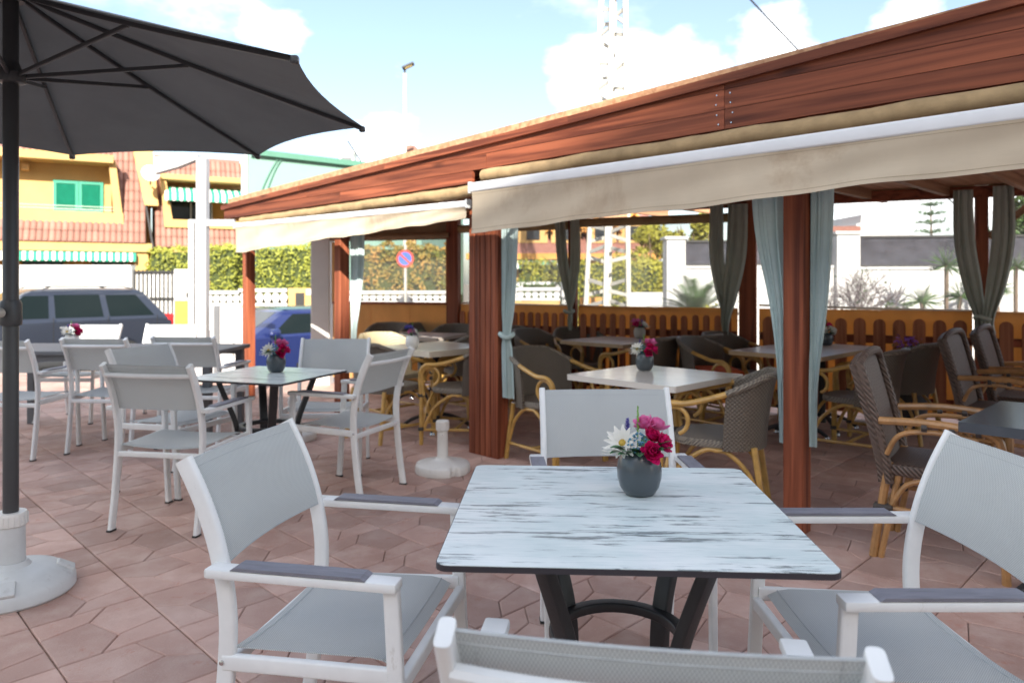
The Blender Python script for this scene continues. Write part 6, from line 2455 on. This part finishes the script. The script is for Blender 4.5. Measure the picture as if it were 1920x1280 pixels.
def yucca(label, loc, heads, seed):
    rnd = random.Random(seed)
    t = thing('yucca', label, 'plant', loc, 0, 'spiky yuccas in front of the white wall')
    st = MB()
    for (x, y, z, r) in heads:
        st.tube(smooth_path([(x * .2, y * .2, 0), (x * .7, y * .7, z * .6), (x, y, z)], 4), .035, 6)
    st.build('trunk', M['bark'], t, True)
    for (x, y, z, r) in heads:
        hd_ = MB()
        for k in range(54):
            a, el = rnd.uniform(0, 2 * PI), rnd.uniform(-.5, 1.35)
            d = Vector((math.cos(a) * math.cos(el), math.sin(a) * math.cos(el), math.sin(el)))
            sd_ = d.orthogonal().normalized() * .016
            b0 = Vector((x, y, z))
            L_ = r * rnd.uniform(.75, 1.1)
            mid = b0 + d * L_ * .5
            tip = b0 + d * L_ - Vector((0, 0, .08 * L_))
            hd_.add([tuple(b0 - sd_ * .6), tuple(b0 + sd_ * .6), tuple(mid + sd_), tuple(tip), tuple(mid - sd_)], [(0, 1, 2, 4), (4, 2, 3)])
        hd_.build('leaf_rosette', M['cycad'], t)
    return t


PYY = 12.6
yucca('tall spiky yucca with several heads against the white wall', (at(1775, PYY), PYY, ROAD), [(0, 0, zat(498, PYY) - ROAD, .42), (-.38, .1, zat(566, PYY) - ROAD, .40), (.18, -.1, zat(556, PYY) - ROAD, .42)], 41)
yucca('yucca half hidden behind the rightmost curtain', (at(1905, PYY), PYY, ROAD), [(0, 0, zat(500, PYY) - ROAD, .4), (-.3, .1, zat(545, PYY) - ROAD, .38)], 42)


def bare_shrub(label, loc, h, seed):
    rnd = random.Random(seed)
    t = thing('bare_shrub', label, 'shrub', loc)
    mb = MB()

    def grow(p, d, L_, r, lev):
        q = p + d * L_
        mb.tube([p, p.lerp(q, .5) + Vector((rnd.gauss(0, .02), rnd.gauss(0, .02), 0)), q], r, 5, scale=[1, .85, .65])
        if lev == 0:
            return
        for _ in range(rnd.choice((2, 3, 3))):
            nd = (d + Vector((rnd.gauss(0, .55), rnd.gauss(0, .55), rnd.gauss(.1, .3)))).normalized()
            grow(q, nd, L_ * rnd.uniform(.6, .8), r * .65, lev - 1)
    for k in range(4):
        a = rnd.uniform(0, 2 * PI)
        grow(Vector((.06 * math.cos(a), .06 * math.sin(a), 0)), Vector((math.cos(a) * .4, math.sin(a) * .4, 1)).normalized(), h * .36, .035, 5)
    mb.build('branches', M['twig'], t)
    tips = MB()
    for k in range(220):
        a, q = rnd.uniform(0, 2 * PI), rnd.uniform(0, .45)
        leaf_quads(tips, (q * math.cos(a), q * math.sin(a), h * rnd.uniform(.6, 1.05)), .022, rnd)
    tips.build('sparse_leaves', M['leaf'], t)
    return t


bare_shrub('leafless grey twiggy shrub in front of the white wall', (at(1618, PYY), PYY, ROAD), zat(515, PYY) - ROAD, 51)
hedge('low_shrub', 'low green shrub at the foot of the bare twiggy shrub', at(1655, PYY), at(1690, PYY), PYY - .15, PYY + .15, ROAD, zat(566, PYY), M['leaf'], .04, 200, 10, .06, 'shrub', None)
